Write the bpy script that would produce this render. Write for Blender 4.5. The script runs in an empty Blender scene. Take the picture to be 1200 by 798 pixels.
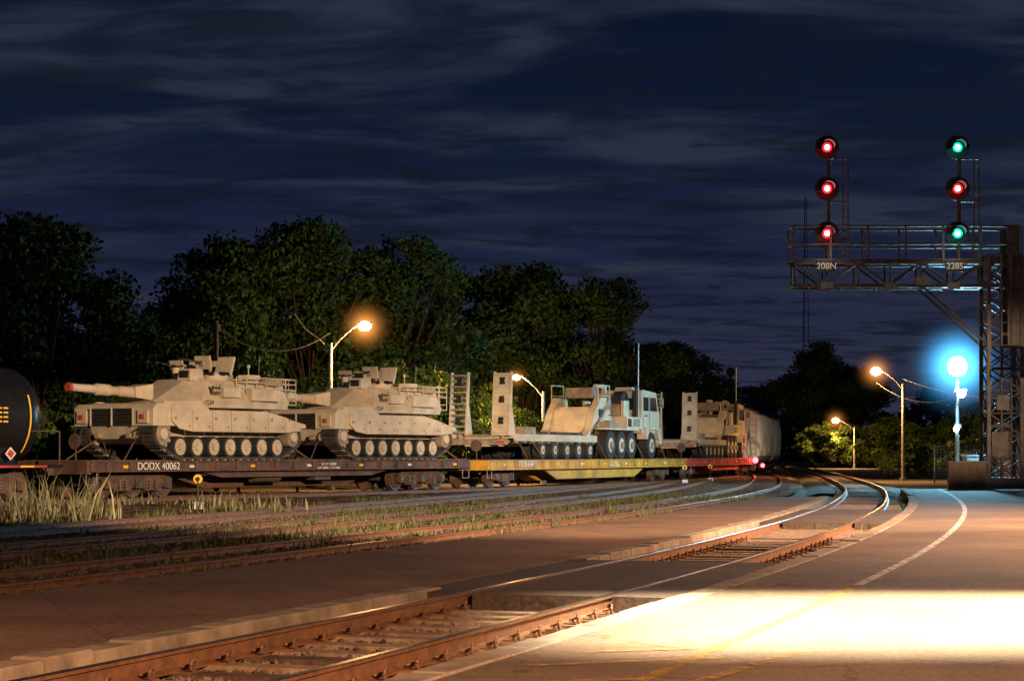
import bpy, math, random
import numpy as np
from mathutils import Vector, Matrix
random.seed(7)
scene = bpy.context.scene
scene.view_settings.view_transform = 'Standard'
scene.view_settings.look = 'None'
scene.view_settings.exposure = 0

# ------------------------------------------------------------------ materials
MATS = {}
def mat(name, c1, c2=None, rough=0.8, metal=0.0, scale=3.0, bump=0.0, bscale=None, detail=6, stretch=None, spec=None, ramp=(0.35,0.65), distance=0.02):
    m = bpy.data.materials.new(name); m.use_nodes = True
    nt = m.node_tree; N = nt.nodes; L = nt.links
    b = N['Principled BSDF']
    b.inputs['Roughness'].default_value = rough
    b.inputs['Metallic'].default_value = metal
    if spec is not None: b.inputs['Specular IOR Level'].default_value = spec
    tc = N.new('ShaderNodeTexCoord')
    mp = N.new('ShaderNodeMapping'); L.new(tc.outputs['Object'], mp.inputs['Vector'])
    if stretch: mp.inputs['Scale'].default_value = stretch
    c2 = c2 or tuple(x*0.75 for x in c1)
    nz = N.new('ShaderNodeTexNoise'); nz.inputs['Scale'].default_value = scale; nz.inputs['Detail'].default_value = detail
    nz.inputs['Roughness'].default_value = 0.65
    L.new(mp.outputs[0], nz.inputs['Vector'])
    r = N.new('ShaderNodeValToRGB')
    r.color_ramp.elements[0].position = ramp[0]; r.color_ramp.elements[1].position = ramp[1]
    r.color_ramp.elements[0].color = (*c2, 1); r.color_ramp.elements[1].color = (*c1, 1)
    L.new(nz.outputs['Fac'], r.inputs['Fac']); L.new(r.outputs['Color'], b.inputs['Base Color'])
    if bump:
        n2 = N.new('ShaderNodeTexNoise'); n2.inputs['Scale'].default_value = bscale or scale*6; n2.inputs['Detail'].default_value = 4
        L.new(mp.outputs[0], n2.inputs['Vector'])
        bp = N.new('ShaderNodeBump'); bp.inputs['Strength'].default_value = bump; bp.inputs['Distance'].default_value = distance
        L.new(n2.outputs['Fac'], bp.inputs['Height']); L.new(bp.outputs[0], b.inputs['Normal'])
    MATS[name] = m
    return m
def emis(name, c, s):
    m = bpy.data.materials.new(name); m.use_nodes = True
    b = m.node_tree.nodes['Principled BSDF']
    b.inputs['Base Color'].default_value = (*c, 1)
    b.inputs['Emission Color'].default_value = (*c, 1); b.inputs['Emission Strength'].default_value = s
    MATS[name] = m; return m

mat('dirt', (0.10,0.07,0.05), (0.035,0.026,0.02), 0.95, scale=0.7, bump=0.8, bscale=9, distance=0.06)
mat('yard_cinder', (0.20,0.115,0.072), (0.035,0.023,0.017), 0.98, scale=2.6, bump=1.0, bscale=16, distance=0.05, ramp=(.4,.6), spec=.15)
mat('ballast', (0.075,0.052,0.042), (0.02,0.016,0.013), 0.9, scale=9, bump=1.0, bscale=30, distance=0.05)
mat('stone', (0.20,0.145,0.11), (0.04,0.03,0.024), 0.9, scale=4, spec=.2)
mat('sleeper_wood', (0.30,0.205,0.145), (0.15,0.10,0.072), 0.85, scale=5, bump=0.6, bscale=25)
mat('sleeper_old', (0.13,0.08,0.055), (0.05,0.033,0.025), 0.9, scale=5, bump=0.6, bscale=25, spec=.2)
mat('rail_rust', (0.22,0.105,0.055), (0.11,0.058,0.034), 0.6, metal=0.2, scale=8)
mat('rail_head', (0.66,0.54,0.44), (0.46,0.35,0.28), 0.30, metal=1.0, scale=3)
mat('rail_head_dull', (0.36,0.20,0.13), (0.18,0.08,0.05), 0.38, metal=0.8, scale=3)
mat('kerb_concrete', (0.31,0.245,0.19), (0.14,0.11,0.085), 0.85, scale=2.2, bump=0.5, bscale=18)
mat('tan_paint', (0.58,0.485,0.36), (0.40,0.325,0.235), 0.75, scale=1.6, bump=0.12, bscale=20)
mat('tan_dirty', (0.36,0.285,0.21), (0.16,0.125,0.095), 0.85, scale=3)
mat('track_rubber', (0.07,0.055,0.045), (0.03,0.025,0.02), 0.85, scale=6)
mat('rubber', (0.03,0.028,0.026), (0.018,0.016,0.015), 0.8, scale=6)
mat('dark_grille', (0.02,0.018,0.016), (0.008,0.008,0.008), 0.6, scale=6)
mat('red_cap', (0.5,0.06,0.03), (0.3,0.04,0.02), 0.6)
mat('flatcar_brown', (0.14,0.07,0.048), (0.055,0.032,0.025), 0.75, scale=1.6, bump=0.2)
mat('flatcar_yellow', (0.62,0.34,0.035), (0.28,0.15,0.03), 0.6, scale=1.2)
mat('flatcar_red', (0.50,0.05,0.045), (0.25,0.03,0.03), 0.6, scale=1.2)
mat('deck_wood', (0.16,0.11,0.075), (0.07,0.05,0.035), 0.9, scale=3)
mat('bogie_steel', (0.12,0.075,0.053), (0.05,0.033,0.025), 0.75, scale=4)
mat('wheel_steel', (0.19,0.11,0.07), (0.08,0.048,0.034), 0.5, metal=0.3, scale=4)
mat('black_paint', (0.014,0.013,0.014), (0.007,0.007,0.007), 0.35, scale=2)
mat('hopper_grey', (0.66,0.78,0.86), (0.50,0.60,0.67), 0.5, scale=0.9, stretch=(1,1,0.25))
mat('boxcar_blue', (0.16,0.27,0.33), (0.10,0.16,0.20), 0.6, scale=1)
mat('white_paint', (0.8,0.8,0.78), (0.6,0.6,0.58), 0.6)
mat('yellow_reflect', (0.85,0.55,0.05), (0.75,0.45,0.04), 0.5)
mat('galv', (0.32,0.31,0.30), (0.2,0.19,0.18), 0.5, metal=0.5, scale=5)
mat('gantry_steel', (0.13,0.105,0.095), (0.06,0.045,0.038), 0.6, metal=0.3, scale=3)
mat('signal_black', (0.012,0.012,0.012), (0.008,0.008,0.008), 0.6)
mat('pole_wood', (0.12,0.085,0.06), (0.05,0.035,0.025), 0.9, scale=4)
mat('bark', (0.08,0.055,0.04), (0.035,0.026,0.02), 0.95, scale=3, bump=0.6)
mat('barrier', (0.30,0.20,0.14), (0.18,0.12,0.085), 0.85, scale=2)
mat('cabinet_grey', (0.4,0.4,0.4), (0.3,0.3,0.3), 0.5)
mat('glass_dark', (0.02,0.025,0.03), (0.01,0.01,0.012), 0.1)
mat('bldg_brick', (0.30,0.15,0.11), (0.20,0.10,0.075), 0.9, scale=3)
emis('sodium_bulb', (1.0,0.66,0.26), 50)
emis('cool_bulb', (0.45,0.85,1.0), 110)
emis('cool_small', (0.5,0.88,1.0), 40)
emis('warm_small', (1.0,0.6,0.25), 8)
emis('red_lens', (1.0,0.02,0.03), 1.6)
emis('red_core', (1.0,0.35,0.42), 14)
emis('tail_red', (1.0,0.05,0.06), 12)
emis('green_lens', (0.0,0.75,0.50), .9)
emis('green_core', (0.25,1.0,0.8), 8)

def leafmat(name, dark, light, yellow):
    m = bpy.data.materials.new(name); m.use_nodes = True
    nt = m.node_tree; N = nt.nodes; L = nt.links
    b = N['Principled BSDF']; b.inputs['Roughness'].default_value = 0.8
    b.inputs['Specular IOR Level'].default_value = 0.1
    g = N.new('ShaderNodeNewGeometry')
    r = N.new('ShaderNodeValToRGB')
    r.color_ramp.elements[0].color = (*dark, 1); r.color_ramp.elements[1].color = (*yellow, 1)
    e = r.color_ramp.elements.new(0.6); e.color = (*light, 1)
    L.new(g.outputs['Random Per Island'], r.inputs['Fac']); L.new(r.outputs[0], b.inputs['Base Color'])
    MATS[name] = m
leafmat('leaf', (0.022,0.042,0.012), (0.04,0.075,0.02), (0.07,0.11,0.025))
leafmat('leaf_bush', (0.04,0.075,0.015), (0.08,0.13,0.025), (0.15,0.175,0.03))
leafmat('grass_dry', (0.08,0.075,0.035), (0.20,0.18,0.10), (0.34,0.31,0.19))
leafmat('grass_green', (0.045,0.075,0.02), (0.09,0.12,0.035), (0.18,0.18,0.08))

def pavement(name, c1, c2, brickscale, angle, joint=0.5, w=1.5, h=1.5):
    m = bpy.data.materials.new(name); m.use_nodes = True
    nt = m.node_tree; N = nt.nodes; L = nt.links
    b = N['Principled BSDF']; b.inputs['Roughness'].default_value = 0.85; b.inputs['Specular IOR Level'].default_value = 0.3
    tc = N.new('ShaderNodeTexCoord')
    n1 = N.new('ShaderNodeTexNoise'); n1.inputs['Scale'].default_value = 0.45; n1.inputs['Detail'].default_value = 8; n1.inputs['Roughness'].default_value = 0.7
    n2 = N.new('ShaderNodeTexNoise'); n2.inputs['Scale'].default_value = 22; n2.inputs['Detail'].default_value = 3
    vor = N.new('ShaderNodeTexVoronoi'); vor.feature = 'DISTANCE_TO_EDGE'; vor.inputs['Scale'].default_value = 0.33
    nd = N.new('ShaderNodeTexNoise'); nd.inputs['Scale'].default_value = 1.3; nd.inputs['Detail'].default_value = 5
    L.new(tc.outputs['Object'], n1.inputs['Vector']); L.new(tc.outputs['Object'], n2.inputs['Vector']); L.new(tc.outputs['Object'], nd.inputs['Vector'])
    va = N.new('ShaderNodeVectorMath'); va.operation = 'ADD'
    L.new(tc.outputs['Object'], va.inputs[0]); L.new(nd.outputs['Color'], va.inputs[1]); L.new(va.outputs[0], vor.inputs['Vector'])
    r = N.new('ShaderNodeValToRGB'); r.color_ramp.elements[0].position = 0.32; r.color_ramp.elements[1].position = 0.68
    r.color_ramp.elements[0].color = (*c2,1); r.color_ramp.elements[1].color = (*c1,1)
    L.new(n1.outputs['Fac'], r.inputs['Fac'])
    r2 = N.new('ShaderNodeValToRGB'); r2.color_ramp.elements[0].position = 0.3; r2.color_ramp.elements[1].position = 0.7
    r2.color_ramp.elements[0].color = (0.62,0.62,0.62,1); r2.color_ramp.elements[1].color = (1.2,1.2,1.2,1)
    L.new(n2.outputs['Fac'], r2.inputs['Fac'])
    mx = N.new('ShaderNodeMix'); mx.data_type='RGBA'; mx.blend_type='MULTIPLY'; mx.inputs[0].default_value=1
    L.new(r.outputs[0], mx.inputs[6]); L.new(r2.outputs[0], mx.inputs[7])
    rc = N.new('ShaderNodeValToRGB'); rc.color_ramp.elements[0].position=0.0; rc.color_ramp.elements[1].position=0.010
    rc.color_ramp.elements[0].color=(0.6,0.6,0.6,1); rc.color_ramp.elements[1].color=(1,1,1,1)
    L.new(vor.outputs['Distance'], rc.inputs['Fac'])
    mx2 = N.new('ShaderNodeMix'); mx2.data_type='RGBA'; mx2.blend_type='MULTIPLY'; mx2.inputs[0].default_value=1
    L.new(mx.outputs[2], mx2.inputs[6]); L.new(rc.outputs[0], mx2.inputs[7])
    mp = N.new('ShaderNodeMapping'); mp.inputs['Rotation'].default_value=(0,0,angle)
    L.new(tc.outputs['Object'], mp.inputs['Vector'])
    br = N.new('ShaderNodeTexBrick'); br.inputs['Scale'].default_value=brickscale
    br.inputs['Color1'].default_value=(1,1,1,1); br.inputs['Color2'].default_value=(0.82,0.82,0.82,1); br.inputs['Mortar'].default_value=(joint,joint,joint,1)
    br.inputs['Mortar Size'].default_value=0.012; br.inputs['Brick Width'].default_value=w; br.inputs['Row Height'].default_value=h
    L.new(mp.outputs[0], br.inputs['Vector'])
    mx3 = N.new('ShaderNodeMix'); mx3.data_type='RGBA'; mx3.blend_type='MULTIPLY'; mx3.inputs[0].default_value=1
    L.new(mx2.outputs[2], mx3.inputs[6]); L.new(br.outputs['Color'], mx3.inputs[7])
    L.new(mx3.outputs[2], b.inputs['Base Color'])
    bp = N.new('ShaderNodeBump'); bp.inputs['Strength'].default_value=0.5; bp.inputs['Distance'].default_value=0.012
    L.new(n2.outputs['Fac'], bp.inputs['Height']); L.new(bp.outputs[0], b.inputs['Normal'])
    MATS[name]=m
pavement('platform_asphalt', (0.235,0.165,0.115), (0.13,0.092,0.064), 0.5, math.radians(-18), 0.8, 2.0, 2.0)
pavement('platform_old', (0.28,0.165,0.11), (0.14,0.084,0.058), 1.0, math.radians(70), 0.6, 1.2, 1.0)
pavement('crossing_asphalt', (0.14,0.098,0.078), (0.065,0.047,0.038), 1.0, math.radians(70), 0.5, 3, 3)

def worn(name, c, lo, hi):
    m = mat(name, c, c, 0.7)
    nt = m.node_tree; N=nt.nodes; L=nt.links
    tr = N.new('ShaderNodeBsdfTransparent'); mx = N.new('ShaderNodeMixShader')
    tc = N.new('ShaderNodeTexCoord')
    n = N.new('ShaderNodeTexNoise'); n.inputs['Scale'].default_value=7; n.inputs['Detail'].default_value=6; n.inputs['Roughness'].default_value=0.7
    L.new(tc.outputs['Object'], n.inputs['Vector'])
    r = N.new('ShaderNodeValToRGB'); r.color_ramp.elements[0].position=lo; r.color_ramp.elements[1].position=hi
    L.new(n.outputs['Fac'], r.inputs['Fac']); L.new(r.outputs[0], mx.inputs[0])
    L.new(tr.outputs[0], mx.inputs[1]); L.new(N['Principled BSDF'].outputs[0], mx.inputs[2])
    L.new(mx.outputs[0], N['Material Output'].inputs['Surface'])
worn('line_white', (0.55,0.50,0.44), 0.36, 0.56)
worn('line_yellow', (0.42,0.25,0.04), 0.38, 0.68)

# ------------------------------------------------------------------ mesh builder
class MB:
    def __init__(s): s.v=[]; s.f=[]; s.m=[]; s.sm=[]; s.slots=[]; s.M=Matrix.Identity(4)
    def slot(s, k):
        if k not in s.slots: s.slots.append(k)
        return s.slots.index(k)
    def add(s, vs, fs, k, smooth=False):
        o=len(s.v); i=s.slot(k)
        s.v += [tuple(s.M @ Vector(p)) for p in vs]
        for f in fs: s.f.append([a+o for a in f]); s.m.append(i); s.sm.append(smooth)
    def box(s, c, d, k, rot=None):
        x,y,z=[a/2 for a in d]
        vs=[Vector((sx*x,sy*y,sz*z)) for sx in(-1,1) for sy in(-1,1) for sz in(-1,1)]
        if rot is not None:
            R=Matrix.Rotation(rot[1],3,rot[0]); vs=[R@v for v in vs]
        vs=[v+Vector(c) for v in vs]
        s.add(vs,[(0,1,3,2),(4,6,7,5),(0,4,5,1),(2,3,7,6),(0,2,6,4),(1,5,7,3)],k)
    def bb(s, x0,x1,y0,y1,z0,z1,k): s.box(((x0+x1)/2,(y0+y1)/2,(z0+z1)/2),(abs(x1-x0),abs(y1-y0),abs(z1-z0)),k)
    def cyl(s, p0,p1,r0,k,r1=None,n=12,caps=True):
        r1=r0 if r1 is None else r1
        p0=Vector(p0);p1=Vector(p1);d=(p1-p0)
        if d.length<1e-6: return
        d.normalize(); a=d.orthogonal().normalized(); b=d.cross(a)
        vs=[]
        for p,r in((p0,r0),(p1,r1)):
            for i in range(n):
                t=2*math.pi*i/n; vs.append(p+a*math.cos(t)*r+b*math.sin(t)*r)
        s.add(vs,[(i,(i+1)%n,n+(i+1)%n,n+i) for i in range(n)],k,True)
        if caps: s.add(vs,[tuple(range(n))[::-1],tuple(range(n,2*n))],k)
    def tube(s, pts, r, k, n=6):
        for a,b in zip(pts[:-1],pts[1:]): s.cyl(a,b,r,k,n=n)
    def prism(s, poly, y0,y1,k):
        n=len(poly)
        vs=[(x,y0,z) for x,z in poly]+[(x,y1,z) for x,z in poly]
        s.add(vs,[tuple(range(n)),tuple(range(n,2*n))[::-1]]+[(i,n+i,n+(i+1)%n,(i+1)%n) for i in range(n)],k)
    def loft(s, r0,r1,k):
        n=len(r0); s.add(list(r0)+list(r1),[tuple(range(n))[::-1],tuple(range(n,2*n))]+[(i,(i+1)%n,n+(i+1)%n,n+i) for i in range(n)],k)
    def sphere(s,c,r,k,n=12,m=8,sz=1.0):
        vs=[];c=Vector(c)
        for j in range(m+1):
            p=math.pi*j/m
            for i in range(n):
                t=2*math.pi*i/n; vs.append(c+Vector((math.sin(p)*math.cos(t)*r,math.sin(p)*math.sin(t)*r,math.cos(p)*r*sz)))
        s.add(vs,[(j*n+i,(j+1)*n+i,(j+1)*n+(i+1)%n,j*n+(i+1)%n) for j in range(m) for i in range(n)],k,True)
    def band(s, path, th, y0,y1,k):
        n=len(path); inner=[]
        for i in range(n):
            a=Vector(path[i-1]);b=Vector(path[(i+1)%n]);d=(b-a).normalized(); nn=Vector((-d.y,d.x))
            inner.append(Vector(path[i])+nn*th)
        vs=[(p[0],y0,p[1]) for p in path]+[(p[0],y1,p[1]) for p in path]+[(p[0],y0,p[1]) for p in inner]+[(p[0],y1,p[1]) for p in inner]
        fs=[]
        for i in range(n):
            j=(i+1)%n
            fs+= [(i,j,n+j,n+i),(2*n+i,3*n+i,3*n+j,2*n+j),(i,2*n+i,2*n+j,j),(n+i,n+j,3*n+j,3*n+i)]
        s.add(vs,fs,k)
    def done(s,name,parent=None,bevel=0):
        me=bpy.data.meshes.new(name); me.from_pydata(s.v,[],s.f)
        for k in s.slots: me.materials.append(MATS[k])
        me.polygons.foreach_set('material_index',s.m); me.polygons.foreach_set('use_smooth',s.sm)
        me.update()
        ob=bpy.data.objects.new(name,me); scene.collection.objects.link(ob)
        if parent: ob.parent=parent
        if bevel:
            md=ob.modifiers.new('bevel','BEVEL'); md.width=bevel; md.segments=1; md.limit_method='ANGLE'; md.angle_limit=0.6
        return ob
def empty(name, loc=(0,0,0)):
    e=bpy.data.objects.new(name,None); e.location=loc; scene.collection.objects.link(e); return e
def text(s, size, loc, parent, k='white_paint', name='lettering'):
    cu=bpy.data.curves.new(name,'FONT'); cu.body=s; cu.size=size; cu.extrude=0.004; cu.align_x='CENTER'; cu.align_y='CENTER'
    cu.materials.append(MATS[k]); o=bpy.data.objects.new(name,cu); o.rotation_euler=(math.pi/2,0,0); o.location=loc; o.parent=parent
    scene.collection.objects.link(o); return o

# ------------------------------------------------------------------ track curves  (X as function of Y)
class Curve:
    def __init__(s, pts):
        xs=np.array([p[0] for p in pts],float); ys=np.array([p[1] for p in pts],float)
        d=np.diff(xs)/np.diff(ys); h=np.diff(ys); m=np.zeros(len(xs)); m[0]=d[0]; m[-1]=d[-1]
        for i in range(1,len(xs)-1): m[i]=(d[i-1]*h[i]+d[i]*h[i-1])/(h[i]+h[i-1])
        Y=np.arange(ys[0],ys[-1],0.25); X=np.zeros_like(Y)
        for i,y in enumerate(Y):
            j=min(max(np.searchsorted(ys,y,side='right')-1,0),len(h)-1); t=(y-ys[j])/h[j]
            X[i]=(2*t**3-3*t*t+1)*xs[j]+(t**3-2*t*t+t)*h[j]*m[j]+(-2*t**3+3*t*t)*xs[j+1]+(t**3-t*t)*h[j]*m[j+1]
        k=np.ones(41)/41; pad=20
        Xp=np.concatenate([X[0]-(X[1]-X[0])*np.arange(pad,0,-1), X, X[-1]+(X[-1]-X[-2])*np.arange(1,pad+1)])
        X=np.convolve(Xp,k,'valid')
        s.X,s.Y=X,Y; s.S=np.concatenate([[0],np.cumsum(np.hypot(np.diff(X),np.diff(Y)))])
        s.dX=np.gradient(X,s.S); s.dY=np.gradient(Y,s.S); s.L=s.S[-1]
    def s_at(s,y): return float(np.interp(y,s.Y,s.S))
    def p(s,t,off=0):
        x=np.interp(t,s.S,s.X); y=np.interp(t,s.S,s.Y); dx=np.interp(t,s.S,s.dX); dy=np.interp(t,s.S,s.dY)
        l=math.hypot(dx,dy); return Vector((x-dy/l*off, y+dx/l*off))
    def dir(s,t):
        return Vector((np.interp(t,s.S,s.dX),np.interp(t,s.S,s.dY))).normalized()
A=Curve([(-14,-20),(-6.5,0),(-2.3,11.6),(0.5,19.7),(2.55,26),(7.6,44),(13.0,69),(19.9,114),(29.3,192),(40.5,300),(48.5,400)])
B=Curve([(-17.5,-10),(-8.6,13.8),(-5.8,21.9),(-3.8,27.9),(2.0,45.4),(8.3,69.8),(15.6,114.6),(20.4,156),(22.7,170)])
C=Curve([(-21,-8),(-12.4,15.2),(-9.6,23.3),(-7.6,29),(-1.9,46.4),(4.4,71),(12.3,118)])
D=Curve([(-25,-6),(-16.2,16.5),(-13.4,24.7),(-11.4,30.2),(-5.9,47.5),(0.3,72),(8.1,104)])
T=Curve([(-47,18),(-21.2,50.2),(-13.9,60),(-3,77),(7.7,102),(14.9,128),(18.4,144.5),(21.2,160),(22.7,170),(26.3,200),(36,300),(44,400)])

def sweep(mb, cv, s0,s1,step, prof, k, closed=True):
    n=max(2,int((s1-s0)/step)+1); ss=np.linspace(s0,s1,n); m=len(prof); vs=[]
    for t in ss:
        for o,z in prof:
            q=cv.p(t,o); vs.append((q.x,q.y,z))
    fs=[]
    for i in range(n-1):
        for j in range(m if closed else m-1):
            a=i*m+j; b=i*m+(j+1)%m; fs.append((a,b,b+m,a+m))
    if closed: fs+= [tuple(range(m)), tuple(range((n-1)*m,n*m))[::-1]]
    mb.add(vs,fs,k)

def track(name, cv, y0,y1, drop, head, sl_top):
    mb=MB(); s0=cv.s_at(y0); s1=cv.s_at(y1)
    for side in(-1,1):
        c=side*0.7525; z=-drop
        prof=[(c-.07,z-.16),(c+.07,z-.16),(c+.07,z-.145),(c+.012,z-.125),(c+.012,z-.04),(c+.036,z-.03),(c+.036,z-.006),(c-.036,z-.006),(c-.036,z-.03),(c-.012,z-.04),(c-.012,z-.125),(c-.07,z-.145)]
        sweep(mb,cv,s0,s1,1.0,prof,'rail_rust')
        sweep(mb,cv,s0,s1,1.0,[(c-.032,z-.0055),(c+.032,z-.0055),(c+.028,z),(c-.028,z)],head)
    t=s0+0.3
    while t<s1-.3:
        q=cv.p(t); d=cv.dir(t); mb.M=Matrix.Translation((q.x,q.y,0))@Matrix.Rotation(math.atan2(d.y,d.x)+random.uniform(-.02,.02),4,'Z')
        zz=sl_top+random.uniform(-.012,.008)
        mb.box((random.uniform(-.03,.03),random.uniform(-.03,.03),zz-.09),(.24+random.uniform(-.02,.02),2.26 if cv is A else 2.5,.18),'sleeper_wood' if cv is A and random.random()<.8 else 'sleeper_old')
        if q.y<34:
            for side in(-1,1):
                mb.box((0,side*.7525,zz+.008),(.19,.36,.016),'rail_rust')
                for o in(-.125,.125):
                    if cv is A:
                        sg=1 if o>0 else -1
                        ring=[(.055*math.cos(a)-.005, side*.7525+sg*(.15+.035*math.sin(a*.5)), zz+.055+.042*math.sin(a)) for a in np.linspace(0,5.4,10)]
                        mb.tube(ring,.014,'rail_rust',n=5)
                        mb.tube([(.05,side*.7525+sg*.15,zz+.055),(.02,side*.7525+sg*.075,zz+.04)],.014,'rail_rust',n=5)
                    mb.cyl((.08,side*.7525+o*.8,zz),(.08,side*.7525+o*.8,zz+.045),.014,'rail_rust',n=6)
        mb.M=Matrix.Identity(4); t+=0.56
    return mb.done(name)
track('railway_track',A,-6,395,0.0,'rail_head',-.155)
track('railway_track',B,-4,168,0.004,'rail_head_dull',-.118)
track('railway_track',C,-4,117.5,0.008,'rail_head_dull',-.118)
track('railway_track',D,-4,103.5,0.012,'rail_head_dull',-.118)
track('railway_track',T,20,395,0.016,'rail_head_dull',-.13)

# ------------------------------------------------------------------ ground
mb=MB(); n=24
vs=[];fs=[]
for i in range(n+1):
    for j in range(n+1): vs.append((-900+1800*i/n,-100+1900*j/n,-.34))
for i in range(n):
    for j in range(n): a=i*(n+1)+j; fs.append((a,a+n+1,a+n+2,a+1))
mb.add(vs,fs,'dirt'); mb.done('ground')
mb=MB(); sweep(mb,A,A.s_at(-6),A.s_at(395),1.5,[(-1.40,-.20),(1.11,-.20),(1.12,-.33),(-1.42,-.33)],'ballast'); mb.done('track_ballast')
mb=MB(); sweep(mb,A,A.s_at(77),A.s_at(395),1.5,[(-1.8,-.204),(1.8,-.204),(2.4,-.335),(-2.4,-.335)],'ballast'); mb.done('track_ballast')
mb=MB(); sweep(mb,T,T.s_at(104),T.s_at(395),2,[(-1.9,-.17),(1.9,-.17),(2.6,-.332),(-2.6,-.332)],'ballast'); mb.done('track_ballast')
def XofY(cv,y): return float(np.interp(y,cv.Y,cv.X))
rg=np.random.default_rng(77)
mb=MB(); ys=np.concatenate([np.arange(-4,14,1.0),np.arange(14,75,.3),np.arange(75,168,1.0)]); m=72; vs=[]
for y in ys:
    xr=XofY(B,y)+1.85; xl=min(XofY(T,max(y,22)),XofY(D,min(y,103)) if y<100 else 1e9)-4.0
    for j in range(m+1):
        x=xl+(xr-xl)*j/m; z=-.155+.018*math.sin(x*1.3+y*.4)+.012*math.sin(y*1.7-x)+rg.normal()*.014
        if j==0: z=-.36
        vs.append((x,y,min(z,-.115)))
fs=[]
for i in range(len(ys)-1):
    for j in range(m): a=i*(m+1)+j; fs.append((a,a+1,a+m+2,a+m+1))
mb.add(vs,fs,'yard_cinder'); mb.done('yard_ground')

def ribbon2(mb, ys, fx0, fx1, z, k, zside=None):
    vs=[];fs=[]
    for y in ys: vs+= [(fx0(y),y,z),(fx1(y),y,z)]
    for i in range(len(ys)-1): a=2*i; fs.append((a,a+1,a+3,a+2))
    if zside is not None:
        n0=len(vs)
        for y in ys: vs+= [(fx0(y),y,zside),(fx1(y),y,zside)]
        for i in range(len(ys)-1):
            a=2*i; b=n0+2*i; fs+= [(a,a+2,b+2,b),(a+1,b+1,b+3,a+3)]
        fs+=[(0,n0,n0+1,1),(2*len(ys)-2,2*len(ys)-1,n0+2*len(ys)-1,n0+2*len(ys)-2)]
    mb.add(vs,fs,k)
def offs(cv):
    def Aoff(o):
        def f(y):
            sl=np.interp(y,cv.Y,cv.dX)/max(np.interp(y,cv.Y,cv.dY),1e-6)
            return XofY(cv,y)-o*math.sqrt(1+sl*sl)
        return f
    return Aoff
Aoff=offs(A); Boff=offs(B)
mb=MB(); ys=list(np.arange(-3,63,1.0)); ribbon2(mb,ys,Boff(-1.75),Aoff(1.43),-.004,'platform_old',-.32)
mb.done('island_platform')
mb=MB()
def kerb(cv,off,y0,y1,w,ztop,k,L=0.62,skip=None):
    t=cv.s_at(y0); e=cv.s_at(y1)
    while t<e:
        q=cv.p(t,off); d=cv.dir(t)
        if not(skip and skip[0]<q.y<skip[1]):
            mb.M=Matrix.Translation((q.x,q.y,0))@Matrix.Rotation(math.atan2(d.y,d.x)+random.uniform(-.012,.012),4,'Z')
            zt=ztop+random.uniform(-.012,.008)
            a=L/2-.012; b=w/2; c=.018
            mb.loft([(-a,-b,-.34),(a,-b,-.34),(a,b,-.34),(-a,b,-.34)],[(-a,-b,zt-c),(a,-b,zt-c),(a,b,zt-c),(-a,b,zt-c)],k)
            mb.loft([(-a,-b,zt-c),(a,-b,zt-c),(a,b,zt-c),(-a,b,zt-c)],[(-a+c,-b+c,zt),(a-c,-b+c,zt),(a-c,b-c,zt),(-a+c,b-c,zt)],k)
        t+=L
    mb.M=Matrix.Identity(4)
kerb(A,1.29,-2,62,.28,.022,'kerb_concrete',skip=(19.6,25.0))
mb.done('kerb')
mb=MB(); ys=list(np.arange(-6,77,1.0)); ribbon2(mb,ys,Aoff(-1.70),lambda y:70,0.0,'platform_asphalt',-.32); mb.done('station_platform')
mb=MB(); kerb(A,-1.56,-5,76,.27,.010,'kerb_concrete',L=1.2); mb.done('kerb')
mb=MB(); sweep(mb,A,A.s_at(21),A.s_at(76),.8,[(-2.98,.005),(-2.87,.005)],'line_white',closed=False)
sweep(mb,A,A.s_at(4),A.s_at(21),.8,[(-2.98,.005),(-2.87,.005)],'line_yellow',closed=False)
def stripe(x0,y0,x1,y1,w,k,z=.005):
    d=Vector((x1-x0,y1-y0)).normalized(); nn=Vector((-d.y,d.x))*w/2
    mb.add([(x0-nn.x,y0-nn.y,z),(x1-nn.x,y1-nn.y,z),(x1+nn.x,y1+nn.y,z),(x0+nn.x,y0+nn.y,z)],[(0,1,2,3)],k)
stripe(0.1,12.4,1.5,12.9,.1,'line_yellow',.009); stripe(1.0,11.2,2.0,13.2,.1,'line_yellow',.013)
stripe(-.2,11.4,.9,11.7,.1,'line_yellow',.009); stripe(0.35,13.2,1.3,13.5,.1,'line_yellow',.009)
stripe(2.2,19.8,4.4,21.0,.1,'line_yellow',.009)
mb.done('platform_line_marking')
mb=MB()
for (y0,y1) in((18.9,24.8),(39,48)):
    s0,s1=A.s_at(y0),A.s_at(y1)
    for (a,b,z) in((-.66,.66,-.012),(.82,1.12 if y0>30 else 1.42,-.010),(-1.42,-.82,-.010)):
        sweep(mb,A,s0,s1,.8,[(a,-.33),(b,-.33),(b,z),(a,z)],'crossing_asphalt')
mb.done('pedestrian_crossing')

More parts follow.
